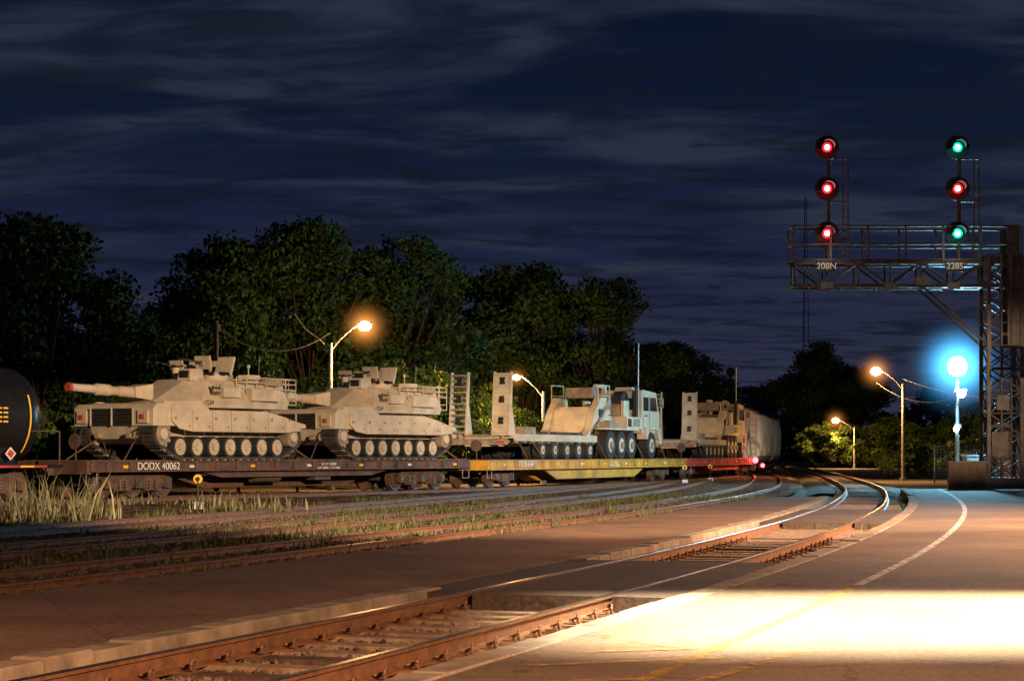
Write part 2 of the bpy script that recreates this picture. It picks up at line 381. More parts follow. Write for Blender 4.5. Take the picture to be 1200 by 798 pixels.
def stonefield(name,N,fn,seed,rmin,rmax):
    vs=[];fs=[];rng=np.random.default_rng(seed)
    base=np.array([(1,0,0),(-1,0,0),(0,1,0),(0,-1,0),(0,0,1),(0,0,-1)],float)
    F=[(0,2,4),(2,1,4),(1,3,4),(3,0,4),(2,0,5),(1,2,5),(3,1,5),(0,3,5)]
    for _ in range(N):
        q=fn(rng)
        if q is None: continue
        r=rng.uniform(rmin,rmax); R=np.linalg.qr(rng.normal(size=(3,3)))[0]
        p=(base*(r*rng.uniform(.6,1.3,(6,1))))@R.T+np.array(q)
        k=len(vs); vs+= p.tolist(); fs+= [(a+k,b+k,c+k) for a,b,c in F]
    m=MB(); m.slot('stone'); m.v=vs; m.f=fs; m.m=[0]*len(fs); m.sm=[False]*len(fs); m.done(name)
def fA(rng):
    y=7+(36-7)*rng.random()**1.5
    if 18.8<y<24.9: return None
    o=rng.uniform(-1.38,1.08)
    if abs(abs(o)-.7525)<.1: return None
    t=A.s_at(y); q=A.p(t,o)
    ph=(t-(A.s_at(-6)+.3)+.14)%0.56
    if ph<.28 and abs(o)<1.15 and rng.random()<.97: return None
    return (q.x,q.y,-.20+rng.uniform(0,.02))
stonefield('ballast_stones',13000,fA,3,.018,.040)
def fB(rng):
    cv=[B,C,D][rng.integers(3)]; y=12+55*rng.random()**1.2; o=rng.uniform(-2,2)
    if abs(abs(o)-.7525)<.09: return None
    q=cv.p(cv.s_at(y),o)
    if q.x>Boff(-1.7)(q.y): return None
    return (q.x,q.y,-.135+rng.uniform(0,.02))
stonefield('yard_stones',18000,fB,5,.02,.06)

# ------------------------------------------------------------------ grass
def grass(name, patches, k, wid=.012):
    rng=np.random.default_rng(len(patches)); vs=[];fs=[]
    for (x,y,z,h,n,sx,sy) in patches:
        for _ in range(n):
            px=x+rng.normal()*sx; py=y+rng.normal()*sy; a=rng.uniform(0,6.28); l=rng.uniform(.1,.5); hh=h*rng.uniform(.3,1.2); w=wid*rng.uniform(.7,1.5)
            b=rng.uniform(0,6.28); dx,dy=math.cos(a)*l*hh,math.sin(a)*l*hh; wx,wy=math.cos(b)*w,math.sin(b)*w
            q=len(vs)
            vs+= [(px-wx,py-wy,z),(px+wx,py+wy,z),(px+wx*.8+dx*.4,py+wy*.8+dy*.4,z+hh*.6),(px-wx*.8+dx*.4,py-wy*.8+dy*.4,z+hh*.6),(px+dx,py+dy,z+hh)]
            fs+= [(q,q+1,q+2,q+3),(q+3,q+2,q+4)]
    m=MB(); m.slot(k); m.v=vs; m.f=fs; m.m=[0]*len(fs); m.sm=[False]*len(fs); return m.done(name)
rng=np.random.default_rng(11)
P=[]
for _ in range(26):
    y=rng.uniform(42,50); x=-y*rng.uniform(.218,.285); P.append((x,y,-.15,rng.uniform(.4,1.1),24,.3,.3))
for _ in range(10):
    y=rng.uniform(49,54); x=-y*rng.uniform(.12,.165); P.append((x,y,-.15,rng.uniform(.3,.6),30,.4,.3))
for _ in range(30):
    y=rng.uniform(44,62); x=XofY(T,y)*1+rng.uniform(2.2,5); P.append((x,y,-.15,rng.uniform(.12,.4),22,.5,.4))
grass('tall_dry_grass',P,'grass_dry',.016)
P=[]
for _ in range(480):
    c=[(B,1.95),(B,-1.6),(C,-2.0),(C,2.0),(D,2.2),(B,0),(C,0.1)][rng.integers(7)]; y=12+55*rng.random()**1.4
    q=c[0].p(c[0].s_at(y),c[1]+rng.normal()*.35)
    if q.x>Boff(-1.72)(q.y): continue
    P.append((q.x,q.y,-.14,rng.uniform(.06,.24),int(rng.uniform(10,55)),rng.uniform(.1,.35),rng.uniform(.15,.7)))
grass('weed_patches',P,'grass_green',.013)
P=[]
for _ in range(8):
    y=12+22*rng.random(); q=A.p(A.s_at(y),-1.38); P.append((q.x,q.y,-.17,rng.uniform(.1,.2),18,.05,.25))
for _ in range(50):
    y=34+40*rng.random(); q=A.p(A.s_at(y),-1.38); P.append((q.x,q.y,-.19,rng.uniform(.1,.26),14,.08,.4))
grass('platform_edge_weeds',P,'grass_green',.01)

# ------------------------------------------------------------------ trees
def tree_mesh(name,seed,H,R,leaves,leaf,nclump=46,base=.22,leafk='leaf',trunk=.32):
    rng=np.random.default_rng(seed); mb=MB()
    pts=[Vector((0,0,-.4))]; x=y=0
    for i in range(1,7):
        x+=rng.normal()*.12; y+=rng.normal()*.12; pts.append(Vector((x,y,H*.8*i/6)))
    for i in range(6): mb.cyl(pts[i],pts[i+1],trunk*(1-i/6.5),'bark',trunk*(1-(i+1)/6.5),n=8)
    cl=[]
    for i in range(nclump):
        u=rng.normal(size=3); u/=np.linalg.norm(u); rr=rng.uniform(.45,1.0)**.6
        ang=math.atan2(u[1],u[0]); k=1+.22*math.sin(3*ang+seed)+.15*math.sin(5*ang+2*seed)
        zc=H*(base+1)/2+u[2]*rr*H*(1-base)/2*.92
        wz=1-.35*max(0,(zc/H-.6)/.4)
        c=np.array([u[0]*rr*R*k*wz,u[1]*rr*R*k*wz,zc]); cl.append((c,rng.uniform(.13,.30)*R))
        tp=pts[max(1,min(5,int((zc/H)*5-.6)))]
        mid=(Vector(c)+tp)/2+Vector((0,0,-.25))
        mb.cyl(tp,mid,trunk*.28,'bark',trunk*.17,n=5,caps=False); mb.cyl(mid,Vector(c),trunk*.17,'bark',trunk*.05,n=5,caps=False)
    w=np.array([c[1]**2 for c in cl]); w/=w.sum(); idx=rng.choice(len(cl),leaves,p=w)
    C=np.array([cl[i][0] for i in idx]); RR=np.array([cl[i][1] for i in idx])[:,None]
    d=rng.normal(size=(leaves,3)); d/=np.linalg.norm(d,axis=1)[:,None]
    rad=rng.random((leaves,1))**.45*(1+.35*rng.random((leaves,1))**4)
    pos=C+d*rad*RR*np.array([1.15,1.15,.8])
    a=rng.normal(size=(leaves,3)); a/=np.linalg.norm(a,axis=1)[:,None]
    b=np.cross(a,rng.normal(size=(leaves,3))); b/=np.linalg.norm(b,axis=1)[:,None]
    sz=leaf*rng.uniform(.5,1.3,(leaves,1)); a*=sz; b*=sz*.6
    V=np.stack([pos-a,pos-b*.9,pos+a,pos+b*.9],axis=1).reshape(-1,3)
    o=len(mb.v); mb.v+= V.tolist(); si=mb.slot(leafk)
    for i in range(leaves): mb.f.append([o+4*i,o+4*i+1,o+4*i+2,o+4*i+3])
    mb.m+= [si]*leaves; mb.sm+= [False]*leaves
    me=bpy.data.meshes.new(name); me.from_pydata(mb.v,[],mb.f)
    for k in mb.slots: me.materials.append(MATS[k])
    me.polygons.foreach_set('material_index',mb.m); me.update(); return me
TM=[tree_mesh('tree_crown_%d'%i,i+1,14,4.3,18000,.16,nclump=66) for i in range(4)]
BM=[tree_mesh('bush_crown_%d'%i,i+20,5,2.4,6000,.12,nclump=34,base=.02,leafk='leaf_bush',trunk=.08) for i in range(3)]
def tree(x,y,H,R,i,name='deciduous_tree'):
    o=bpy.data.objects.new(name,TM[i%4]); o.location=(x,y,-.3); o.scale=(R/4.3,R/4.3,H/14.0); o.rotation_euler=(0,0,(i*2.1+x)%6.28); scene.collection.objects.link(o)
def bush(x,y,H,R,i,name='shrub'):
    o=bpy.data.objects.new(name,BM[i%3]); o.location=(x,y,-.3); o.scale=(R/2.4,R/2.4,H/5.0); o.rotation_euler=(0,0,(i*1.7+x)%6.28); scene.collection.objects.link(o)
for i,(x,y,H,R) in enumerate([(-20.0,80,12.8,4.4),(-24.6,81,12.6,4.6),(-16.9,84,8.2,2.6),(-19.5,108,10.6,3.6),(-14.6,97,13.9,4.2),(-10.6,99,15.0,4.6),
    (-6.2,101,13.8,4.4),(-12.4,108,12.5,4),(-3.4,120,14.4,4.3),(0.6,120,14.8,4.6),(5.0,119,13.4,4.5),(2.2,132,12,4.5),(-7.8,116,12.6,4.2),
    (10.4,142,10.8,3.8),(13.6,152,11.2,4.0),(8.5,150,11.5,4.5),(15.5,172,10.0,4.0),(18.2,196,9.5,4),(-25,108,10,5),
    (41.5,258,17.2,6.2),(47,268,15.5,6),(38.8,300,13.5,5.5),(50,300,17.5,7),(33.5,330,13,6)]):
    tree(x,y,H,R,i)
for i,(x,y,H,R) in enumerate([(-5.0,84,6.4,2.6),(-2.8,88,5.6,2.4),(-7.0,93,5.4,2.2),(-15.2,82,6.8,2.6),(-12.2,84,6.4,2.4),(-17.8,82,5.6,2.8),(-9.8,86,5.0,2.2),
    (-21.5,76,5,2.6),(-24,74,5,2.6),(0.3,96,4.2,2.2),(-1.8,112,6.0,2.6),(1.0,112.5,4.8,2.2),(3.6,138,5.2,2.6),(6.0,128,5.5,3.0),(9,136,5,3),(3.4,112,4.6,2.4),(11.5,148,5,3),
    (26.6,132,4.8,2.4),(29.5,134,4.2,2.4),(32,132,5.4,2.8),(35.5,134,4.8,3),(38,128,5,3),(28,112,3.2,1.8),(36.2,224,5.0,2.6),(38.5,232,6.2,3),(42,236,5.6,3),(46,236,6,4),(30,120,3,2)]):
    bush(x,y,H,R,i)
def quadmass(name,pos,sa,sb,rng,k='leaf'):
    n=len(pos); mb=MB(); si=mb.slot(k); a=rng.normal(size=(n,3)); a/=np.linalg.norm(a,axis=1)[:,None]; b=np.cross(a,rng.normal(size=(n,3))); b/=np.linalg.norm(b,axis=1)[:,None]
    a*=sa; b*=sb
    V=np.stack([pos-a,pos-b,pos+a,pos+b],1).reshape(-1,3); mb.v=V.tolist(); mb.f=[[4*i,4*i+1,4*i+2,4*i+3] for i in range(n)]; mb.m=[si]*n; mb.sm=[False]*n
    mb.done(name)
rng=np.random.default_rng(42); n=26000; X=rng.uniform(-230,260,n); top=9+5*np.sin(X*.07)+3*np.sin(X*.19+1)+2.0*np.sin(X*.5)+1.2*np.sin(X*1.3)
quadmass('distant_tree_line',np.stack([X,470+rng.uniform(0,14,n)-0.12*X,rng.random(n)**.7*top],1),1.1,.8,rng)
rng=np.random.default_rng(8); n=26000; t=rng.random(n); X=-46+t*62; top=3.4+1.2*np.sin(X*.5)+.7*np.sin(X*1.3+1)+.5*np.sin(X*2.9)
quadmass('undergrowth',np.stack([X,86+t*62+rng.normal(size=n)*1.6,-.3+rng.random(n)**.75*top],1),.24,.17,rng)

# ------------------------------------------------------------------ rolling stock
def place(ob, cv, s_end, L, z=0):
    a=cv.p(s_end+2.6); b=cv.p(s_end+L-2.6); d=(b-a); c=(a+b)/2
    ob.location=(c.x,c.y,z); ob.rotation_euler=(0,0,math.atan2(d.y,d.x)); return ob
def bogie(mb,cx,na,sp):
    for i in range(na):
        x=cx+(i-(na-1)/2)*sp
        mb.cyl((x,-.72,.45),(x,.72,.45),.08,'bogie_steel')
        for sd in(-1,1):
            mb.cyl((x,sd*.70,.45),(x,sd*.84,.45),.45,'wheel_steel',n=24)
            mb.cyl((x,sd*.66,.45),(x,sd*.70,.45),.48,'wheel_steel',n=24)
            mb.cyl((x,sd*.841,.45),(x,sd*.87,.45),.36,'bogie_steel',n=20)
            mb.cyl((x,sd*.86,.45),(x,sd*1.12,.45),.13,'bogie_steel',n=10)
            mb.box((x,sd*1.04,.46),(.30,.2,.30),'bogie_steel')
            mb.cyl((x,sd*1.14,.46),(x,sd*1.17,.46),.1,'wheel_steel',n=10)
    hl=(na-1)/2*sp
    for sd in(-1,1):
        poly=[(cx-hl-.22,.62),(cx-hl-.1,.40),(cx-hl+.16,.40)]
        for i in range(na-1):
            m=cx-hl+(i+.5)*sp
            poly+= [(m-.32,.22),(m+.32,.22),(cx-hl+(i+1)*sp-.16,.40),(cx-hl+(i+1)*sp+.16,.40)]
        poly=poly[:-1]+[(cx+hl+.1,.40),(cx+hl+.22,.62),(cx+hl-.2,.74),(cx-hl+.2,.74)]
        mb.prism(poly,sd*.95,sd*1.06,'bogie_steel')
        for i in range(na-1):
            m=cx-hl+(i+.5)*sp
            for o in(-.14,.14):
                for kk in range(4): mb.cyl((m+o,sd*1.10,.28+kk*.08),(m+o,sd*1.10,.32+kk*.08),.085,'wheel_steel',n=8)
    mb.box((cx,0,.72),(hl*2*.5+.5,2.0,.18),'bogie_steel')
def flatcar(name,L,col,na,sp,fish,label,deck=1.2,sill=.36):
    mb=MB(); h=L/2
    mb.bb(-h,h,-1.52,1.52,deck-.09,deck,'deck_wood')
    x=-h+.15
    while x<h-.1: mb.bb(x,x+.19,-1.50,1.50,deck+.001,deck+.016,'deck_wood'); x+=.23
    for sd in(-1,1):
        mb.bb(-h,h,sd*1.525,sd*1.60,deck-sill,deck-.004,col)
        mb.bb(-h,h,sd*1.60,sd*1.66,deck-.05,deck-.008,col); mb.bb(-h,h,sd*1.60,sd*1.66,deck-sill,deck-sill+.045,col)
        x=-h+.6
        while x<h-.4:
            mb.bb(x,x+.13,sd*1.601,sd*1.68,deck-sill+.05,deck-.055,col); x+=1.02
        if fish:
            mb.prism([(-h*.52,deck-sill-.002),(-h*.40,deck-sill-fish),(h*.40,deck-sill-fish),(h*.52,deck-sill-.002)],sd*1.30,sd*1.40,col)
        x=-h+1.1; i=0
        while x<h-.5:
            mb.bb(x+.3,x+.62,sd*1.602,sd*1.612,deck-.24,deck-.15,'yellow_reflect' if i%2==0 else 'white_paint'); x+=3.06; i+=1
    mb.prism([(-h+.3,deck-.1),(-h+.3,deck-.5),(-h*.5,deck-.62),(-h*.38,deck-.95 if fish else deck-.75),(h*.38,deck-.95 if fish else deck-.75),(h*.5,deck-.62),(h-.3,deck-.5),(h-.3,deck-.1)],-.35,.35,col)
    for xx in np.linspace(-h*.45,h*.45,7): mb.bb(xx-.06,xx+.06,-1.5,1.5,deck-.4,deck-.1,col)
    mb.cyl((-2.2,-1.0,.62),(-.8,-1.0,.62),.2,'bogie_steel'); mb.box((1.4,-1.1,.68),(.9,.4,.4),'bogie_steel')
    mb.tube([(-h*.5,-1.2,.72),(-2.2,-1.1,.62)],.03,'bogie_steel')
    for e in(-1,1):
        bogie(mb,e*(h-2.6),na,sp)
        mb.bb(e*(h-.1),e*(h+.0)+e*.12,-1.55,1.55,deck-.42,deck-.01,col)
        mb.box((e*(h+.38),0,.86),(.75,.22,.24),'bogie_steel'); mb.box((e*(h+.68),.06,.86),(.24,.36,.32),'bogie_steel')
        mb.tube([(e*(h+.1),-1.5,deck-.45),(e*(h+.1),-1.5,deck-.75),(e*(h-.35),-1.5,deck-.75),(e*(h-.35),-1.5,deck-.35)],.018,'galv')
        mb.tube([(e*(h+.06),.7,.7),(e*(h+.2),.7,.5),(e*(h+.75),.5,.45)],.03,'rubber')
    mb.cyl((-h-.05,-1.0,deck),(-h-.05,-1.0,deck+.7),.025,'bogie_steel'); mb.cyl((-h-.12,-1.0,deck+.6),(-h-.09,-1.0,deck+.6),.25,'bogie_steel',n=16)
    ob=mb.done(name)
    if label:
        text(label,.34,(-h*.72,-1.69,deck-.19),ob); text('LD LMT 282000',.13,(h*.12,-1.69,deck-.15),ob); text('CAPY 300000  LT WT 81000',.11,(h*.12,-1.69,deck-.29),ob)
    return ob

sT=T.s_at(59.2); L1=20.9
f1=flatcar('flatcar',L1,'flatcar_brown',3,1.37,.22,'DODX 40062'); place(f1,T,sT,L1)
s2=sT+L1+1.3; L2=26.6
f2=flatcar('flatcar',L2,'flatcar_yellow',2,1.75,.45,'TTDX 43177',deck=1.16,sill=.42); place(f2,T,s2,L2)
s3=s2+L2+1.3
f3=flatcar('flatcar',L2,'flatcar_red',2,1.75,.30,None,deck=1.16,sill=.42); place(f3,T,s3,L2)
s4=s3+L2+1.3

def hopper(name,L,col,H=4.6):
    mb=MB(); h=L/2
    pr=[(1.35,1.0),(1.52,1.3),(1.6,1.9),(1.62,2.8),(1.58,3.6),(1.35,4.2),(.8,H-.08),(0,H)]
    pr=pr+[(-a,b) for a,b in pr[::-1][1:]]
    r0=[(-h+.9,a,b) for a,b in pr]; r1=[(h-.9,a,b) for a,b in pr]; mb.loft(r0,r1,col)
    for x in np.linspace(-h+1.0,h-1.0,15):
        for sd in(-1,1):
            pts=[(x,sd*(a+.02),b) for a,b in pr[1:6]]; mb.tube(pts,.04,col,n=4)
    for x in np.linspace(-h+3,h-3,3):
        mb.loft([(x-.4,-.5,.35),(x+.4,-.5,.35),(x+.4,.5,.35),(x-.4,.5,.35)],[(x-1.9,-1.3,1.02),(x+1.9,-1.3,1.02),(x+1.9,1.3,1.02),(x-1.9,1.3,1.02)],col)
    for e in(-1,1):
        bogie(mb,e*(h-2.2),2,1.75)
        mb.box((e*(h-.5),0,1.05),(1.1,2.6,.25),col); mb.box((e*(h+.38),0,.86),(.8,.22,.24),'bogie_steel')
        for sd in(-1,1):
            for yy in(1.45,1.0): mb.cyl((e*(h-.1),sd*yy,1.1),(e*(h-.1),sd*yy,4.3),.025,'galv',n=6)
            for z in np.arange(1.4,4.3,.4): mb.cyl((e*(h-.1),sd*1.45,z),(e*(h-.1),sd*1.0,z),.016,'galv',n=5)
            mb.tube([(e*(h-.15),sd*1.2,1.2),(e*(h-.95),sd*.9,3.2)],.06,col)
    mb.bb(-h+.2,h-.2,-.35,.35,H+.06,H+.1,'galv')
    for x in np.linspace(-h+2,h-2,5): mb.cyl((x,0,H-.05),(x,0,H+.18),.32,col,n=14)
    return mb.done(name)
hp=hopper('hopper_car',16.5,'hopper_grey'); place(hp,T,s4,16.5)
hp2=hopper('hopper_car',16.5,'hopper_grey',4.5); place(hp2,T,s4+17.8,16.5)
def boxcar(name,L,col):
    mb=MB(); h=L/2
    mb.bb(-h,h,-1.5,1.5,1.05,4.4,col)
    mb.prism([(-h-.05,4.4),(h+.05,4.4),(h+.05,4.46),(-h-.05,4.46)],-1.56,1.56,'galv')
    for x in np.arange(-h+.4,h,.6):
        for sd in(-1,1): mb.bb(x,x+.08,sd*1.5,sd*1.55,1.1,4.35,col)
    mb.bb(-1.4,1.4,-1.6,-1.56,1.15,4.2,col)
    for e in(-1,1): bogie(mb,e*(h-2.2),2,1.75); mb.box((e*(h+.38),0,.86),(.8,.22,.24),'bogie_steel')
    return mb.done(name)
for k in range(4):
    bx=boxcar('boxcar',16.5,['boxcar_blue','flatcar_brown','hopper_grey','boxcar_blue'][k]); place(bx,T,s4+35.6+17.8*k,16.5)

def tankcar():
    mb=MB(); L=15.5; h=L/2; R=1.5; zc=2.55; n=32
    prof=[(-h+.15,0.02)]+[(-h+1.0-.85*math.cos(t),R*math.sin(t)) for t in np.linspace(.12,math.pi/2,8)]+[(h-1.0+.85*math.sin(t),R*math.cos(t)) for t in np.linspace(0,math.pi/2-.12,8)]+[(h-.15,.02)]
    vs=[];fs=[]
    for x,r in prof:
        for i in range(n): a=2*math.pi*i/n; vs.append((x,math.cos(a)*r,zc+math.sin(a)*r))
    for j in range(len(prof)-1):
        for i in range(n): fs.append((j*n+i,j*n+(i+1)%n,(j+1)*n+(i+1)%n,(j+1)*n+i))
    mb.add(vs,fs,'black_paint',True)
    vs=[];fs=[]
    for i,a in enumerate(np.linspace(math.pi*.86,math.pi*1.26,20)):
        for xx in(h-1.10,h-1.04): vs.append((xx,math.cos(a)*(R+.008),zc+math.sin(a)*(R+.008)))
    for i in range(19): fs.append((2*i,2*i+1,2*i+3,2*i+2))
    mb.add(vs,fs,'yellow_reflect')
    for yy in np.linspace(2.75,2.35,4):
        for q in range(7): mb.bb(h-3.4+q*.22,h-3.24+q*.22,-R-.02,-R-.004+.02,yy,yy+.05,'yellow_reflect')
    mb.bb(-h-.1,h+.1,-.4,.4,.85,1.05,'black_paint')
    mb.bb(-h+.5,h-.5,-1.56,-1.52,1.0,1.07,'flatcar_red')
    for q in range(6): mb.bb(-h+1+q*2.6,-h+1.5+q*2.6,-1.57,-1.561,1.01,1.06,'yellow_reflect')
    for e in(-1,1):
        bogie(mb,e*(h-2.0),2,1.75)
        mb.bb(e*(h-1.9),e*(h+.15),-1.5,1.5,.98,1.08,'black_paint')
        mb.prism([(e*(h-2.2),1.05),(e*(h-1.4),1.05),(e*(h-1.5),1.6),(e*(h-2.1),1.6)],-1.2,1.2,'black_paint')
        for yy in(-1.4,1.4):
            mb.tube([(e*(h+.1),yy,1.08),(e*(h+.1),yy,2.1),(e*(h-1.0),yy,2.1)],.025,'bogie_steel')
        mb.box((e*(h+.38),0,.86),(.8,.22,.24),'bogie_steel')
    mb.cyl((0,0,zc+R-.1),(0,0,zc+R+.35),.6,'black_paint',n=20); mb.tube([(-1.2,-.9,zc+R+.6),(1.2,-.9,zc+R+.6)],.025,'galv')
    for x in(-1.2,1.2): mb.cyl((x,-.9,zc+R-.5),(x,-.9,zc+R+.6),.025,'galv',n=6)
    mb.box((h-1.9,-1.60,1.42),(.28,.02,.28),'white_paint',rot=('Y',math.pi/4)); mb.box((h-1.9,-1.613,1.42),(.20,.01,.20),'red_cap',rot=('Y',math.pi/4))
    return mb.done('tank_car')
tk=tankcar(); place(tk,T,sT-1.0-15.5,15.5)

# ---- main battle tank  (hull front +x, turret traversed to face -x)
def battle_tank(name):
    root=empty(name); t='tan_paint'
    mb=MB()
    mb.prism([(-3.72,1.0),(-3.55,.62),(-3.1,.47),(3.0,.47),(3.75,.78),(3.95,1.0)],-1.12,1.12,t)
    mb.prism([(-3.78,1.0),(-3.78,1.52),(-3.6,1.66),(-1.25,1.66),(-1.1,1.50),(1.7,1.50),(3.92,1.12),(3.95,1.0)],-1.78,1.78,t)
    mb.bb(-3.83,-3.781,-.95,.95,1.02,1.52,'dark_grille')
    for z in np.linspace(1.06,1.48,5): mb.bb(-3.87,-3.831,-.95,.95,z-.010,z+.010,'track_rubber')
    for y in(-.95,0,.95): mb.bb(-3.88,-3.835,y-.03,y+.03,1.0,1.54,t)
    for sd in(-1,1):
        mb.bb(-3.86,-3.785,sd*1.15,sd*1.6,1.08,1.46,t); mb.bb(-3.9,-3.865,sd*1.28,sd*1.48,1.2,1.34,'red_cap')
        mb.cyl((-3.85,sd*.7,.72),(-3.66,sd*.7,.72),.09,'tan_dirty'); mb.tube([(-3.8,sd*1.3,.98),(-3.95,sd*1.3,.9),(-3.95,sd*1.3,.6)],.03,'rubber')
        mb.bb(-3.80,-3.77,sd*1.2,sd*1.80,.78,1.0,'rubber')
    for x in np.linspace(-3.4,-1.6,7): mb.bb(x-.08,x+.08,-1.2,1.2,1.661,1.69,'tan_dirty')
    for sd in(-1,1): mb.bb(-3.2,-1.4,sd*1.3,sd*1.7,1.661,1.74,t)
    mb.cyl((2.2,0,1.42),(2.2,0,1.5),.36,t,n=16)
    for sd in(-1,1): mb.box((3.4,sd*1.1,1.28),(.2,.3,.16),t); mb.cyl((3.5,sd*1.1,1.28),(3.53,sd*1.1,1.28),.08,'glass_dark')
    mb.done('hull',root,bevel=.02)
    mb=MB()
    edges=[-3.0,-2.0,-1.05,-.1,.85,1.8,2.75,3.7]
    for sd in(-1,1):
        for i in range(7):
            x0,x1=edges[i]+.018,edges[i+1]-.018
            zb=.84; zt=1.50
            if i==6: poly=[(x0,zb),(x1-.15,zb+.06),(x1,1.0),(x1,1.10),(x0,1.32),]
            elif i==5: poly=[(x0,zb),(x1,zb),(x1,1.33),(x0,1.48)]
            elif i==0: poly=[(x0+.35,zb+.08),(x1,zb),(x1,zt),(x0,zt),(x0,1.15)]
            else: poly=[(x0,zb),(x1,zb),(x1,zt),(x0,zt)]
            mb.prism(poly,sd*1.80,sd*1.86,t)
            mb.bb(x0+.1,x0+.2,sd*1.861,sd*1.885,1.2,1.28,'tan_dirty'); mb.cyl((x1-.15,sd*1.861,zb+.16),(x1-.15,sd*1.885,zb+.16),.035,'tan_dirty',n=6)
    mb.done('side_skirts',root,bevel=.01)
    path=[]
    def arc(cx,cz,r,a0,a1,n):
        for a in np.linspace(a0,a1,n): path.append((cx+r*math.cos(a),cz+r*math.sin(a)))
    path+= [(x,.02) for x in np.linspace(-2.6,2.6,14)]
    arc(3.28,.70,.38,-math.pi*.30,math.pi*.5,8)
    path+= [(x,1.06) for x in np.linspace(2.6,-2.6,12)]
    arc(-3.28,.76,.40,math.pi*.5,math.pi*1.32,8)
    mb=MB()
    for sd in(-1,1):
        y0,y1=(1.14,1.77) if sd>0 else (-1.77,-1.14)
        mb.band(path,.06,y0,y1,'track_rubber')
        for i in range(len(path)):
            a=Vector(path[i]);b=Vector(path[(i+1)%len(path)]);l=(b-a).length; k=max(1,int(l/.19))
            for q in range(k):
                c=a+(b-a)*((q+.5)/k); ang=math.atan2((b-a).y,(b-a).x)
                mb.box((c.x,(y0+y1)/2,c.y),(.11,.60,.09),'tan_dirty' if q%2 else 'track_rubber',rot=('Y',-ang))
        for i in range(7):
            x=-2.45+i*.815; yo=sd*1.46
            mb.cyl((x,yo-.24,.38),(x,yo+.24,.38),.32,'rubber',n=24)
            mb.cyl((x,yo+sd*.241,.38),(x,yo+sd*.262,.38),.245,t,n=20)
            mb.cyl((x,yo+sd*.263,.38),(x,yo+sd*.33,.38),.11,t,n=12)
            for q in range(8):
                a=q*math.pi/4; mb.cyl((x+.18*math.cos(a),yo+sd*.263,.38+.18*math.sin(a)),(x+.18*math.cos(a),yo+sd*.275,.38+.18*math.sin(a)),.02,'tan_dirty',n=5)
        for x,z,r in((3.28,.70,.31),(-3.28,.76,.33)):
            mb.cyl((x,sd*1.25,z),(x,sd*1.72,z),r,'tan_dirty',n=20); mb.cyl((x,sd*1.721,z),(x,sd*1.79,z),r*.5,t,n=12)
        for q in range(11):
            a=q*2*math.pi/11; mb.box((-3.28+.35*math.cos(a),sd*1.7,.76+.35*math.sin(a)),(.1,.05,.1),'tan_dirty',rot=('Y',-a))
    mb.done('running_gear',root)
    mb=MB(); cx=.25
    bot=[(-2.55,-.55),(-1.55,-1.62),(.6,-1.80),(2.95,-1.52),(2.95,1.52),(.6,1.80),(-1.55,1.62),(-2.55,.55)]
    mid=[(-2.75,-.60),(-1.70,-1.72),(.6,-1.86),(3.0,-1.56),(3.0,1.56),(.6,1.86),(-1.70,1.72),(-2.75,.60)]
    top=[(-1.30,-.62),(-.75,-1.12),(.7,-1.28),(3.0,-1.25),(3.0,1.25),(.7,1.28),(-.75,1.12),(-1.30,.62)]
    f=lambda P,z:[(x+cx,y,z if not callable(z) else z(x)) for x,y in P]
    mb.loft(f(bot,1.58),f(mid,1.78),t)
    mb.loft(f(mid,1.781),f(top,lambda x:2.46-.05*(x+1)/4),t)
    mb.cyl((cx,0,1.48),(cx,0,1.6),1.25,t,n=28)
    mb.loft([(-2.35,-.42,1.78),(-2.35,.42,1.78),(-2.35,.42,2.28),(-2.35,-.42,2.28)][::-1],[(-3.0,-.28,1.86),(-3.0,.28,1.86),(-3.0,.24,2.18),(-3.0,-.24,2.18)][::-1],t)
    g=[(-2.9,.17),(-3.5,.16),(-3.52,.135),(-3.95,.13),(-3.97,.175),(-4.55,.175),(-4.58,.125),(-5.65,.11),(-5.66,.125),(-5.8,.125)]
    for (x0,r0),(x1,r1) in zip(g[:-1],g[1:]): mb.cyl((x0,0,2.02+(-x0-2.9)*.03),(x1-.001,0,2.02+(-x1-2.9)*.03),r0,t if x0>-5.6 else 'red_cap',r1,n=16)
    for sd in(-1,1):
        mb.box((1.35+cx,sd*1.80,2.0),(1.5,.3,.36),t); mb.box((-.3+cx,sd*1.72,2.05),(.85,.26,.3),t)
        for k in range(6):
            a=k%3; b=k//3; mb.cyl((-1.05+cx+a*.14,sd*1.62,2.0+b*.15),(-1.2+cx+a*.14,sd*1.86,2.1+b*.15),.055,'tan_dirty',n=8)
        for z in(2.22,2.4,2.56): mb.tube([(.3+cx,sd*1.55,z),(2.9+cx,sd*1.5,z),(3.65+cx,sd*1.35,z)],.022,t)
        for x in np.linspace(.3,2.9,6): mb.cyl((x+cx,sd*1.5,2.1),(x+cx,sd*1.5,2.56),.02,t,n=6)
        mb.box((2.2+cx,sd*1.42,2.44),(.7,.35,.22),'tan_dirty')
    for z in(1.75,1.95,2.2,2.4,2.56): mb.tube([(3.65+cx,-1.35,z),(3.65+cx,1.35,z)],.022,t)
    for z in(1.75,2.2):
        for y in(-1.35,1.35): mb.tube([(3.0+cx,y,z),(3.65+cx,y,z)],.022,t)
    for y in np.linspace(-1.35,1.35,9): mb.cyl((3.65+cx,y,1.75),(3.65+cx,y,2.56),.018,t,n=6)
    mb.bb(3.02+cx,3.6+cx,-1.3,1.3,1.74,1.78,t); mb.box((3.3+cx,-.6,2.0),(.5,1.0,.4),'tan_dirty'); mb.box((3.3+cx,.6,1.95),(.48,.9,.3),t)
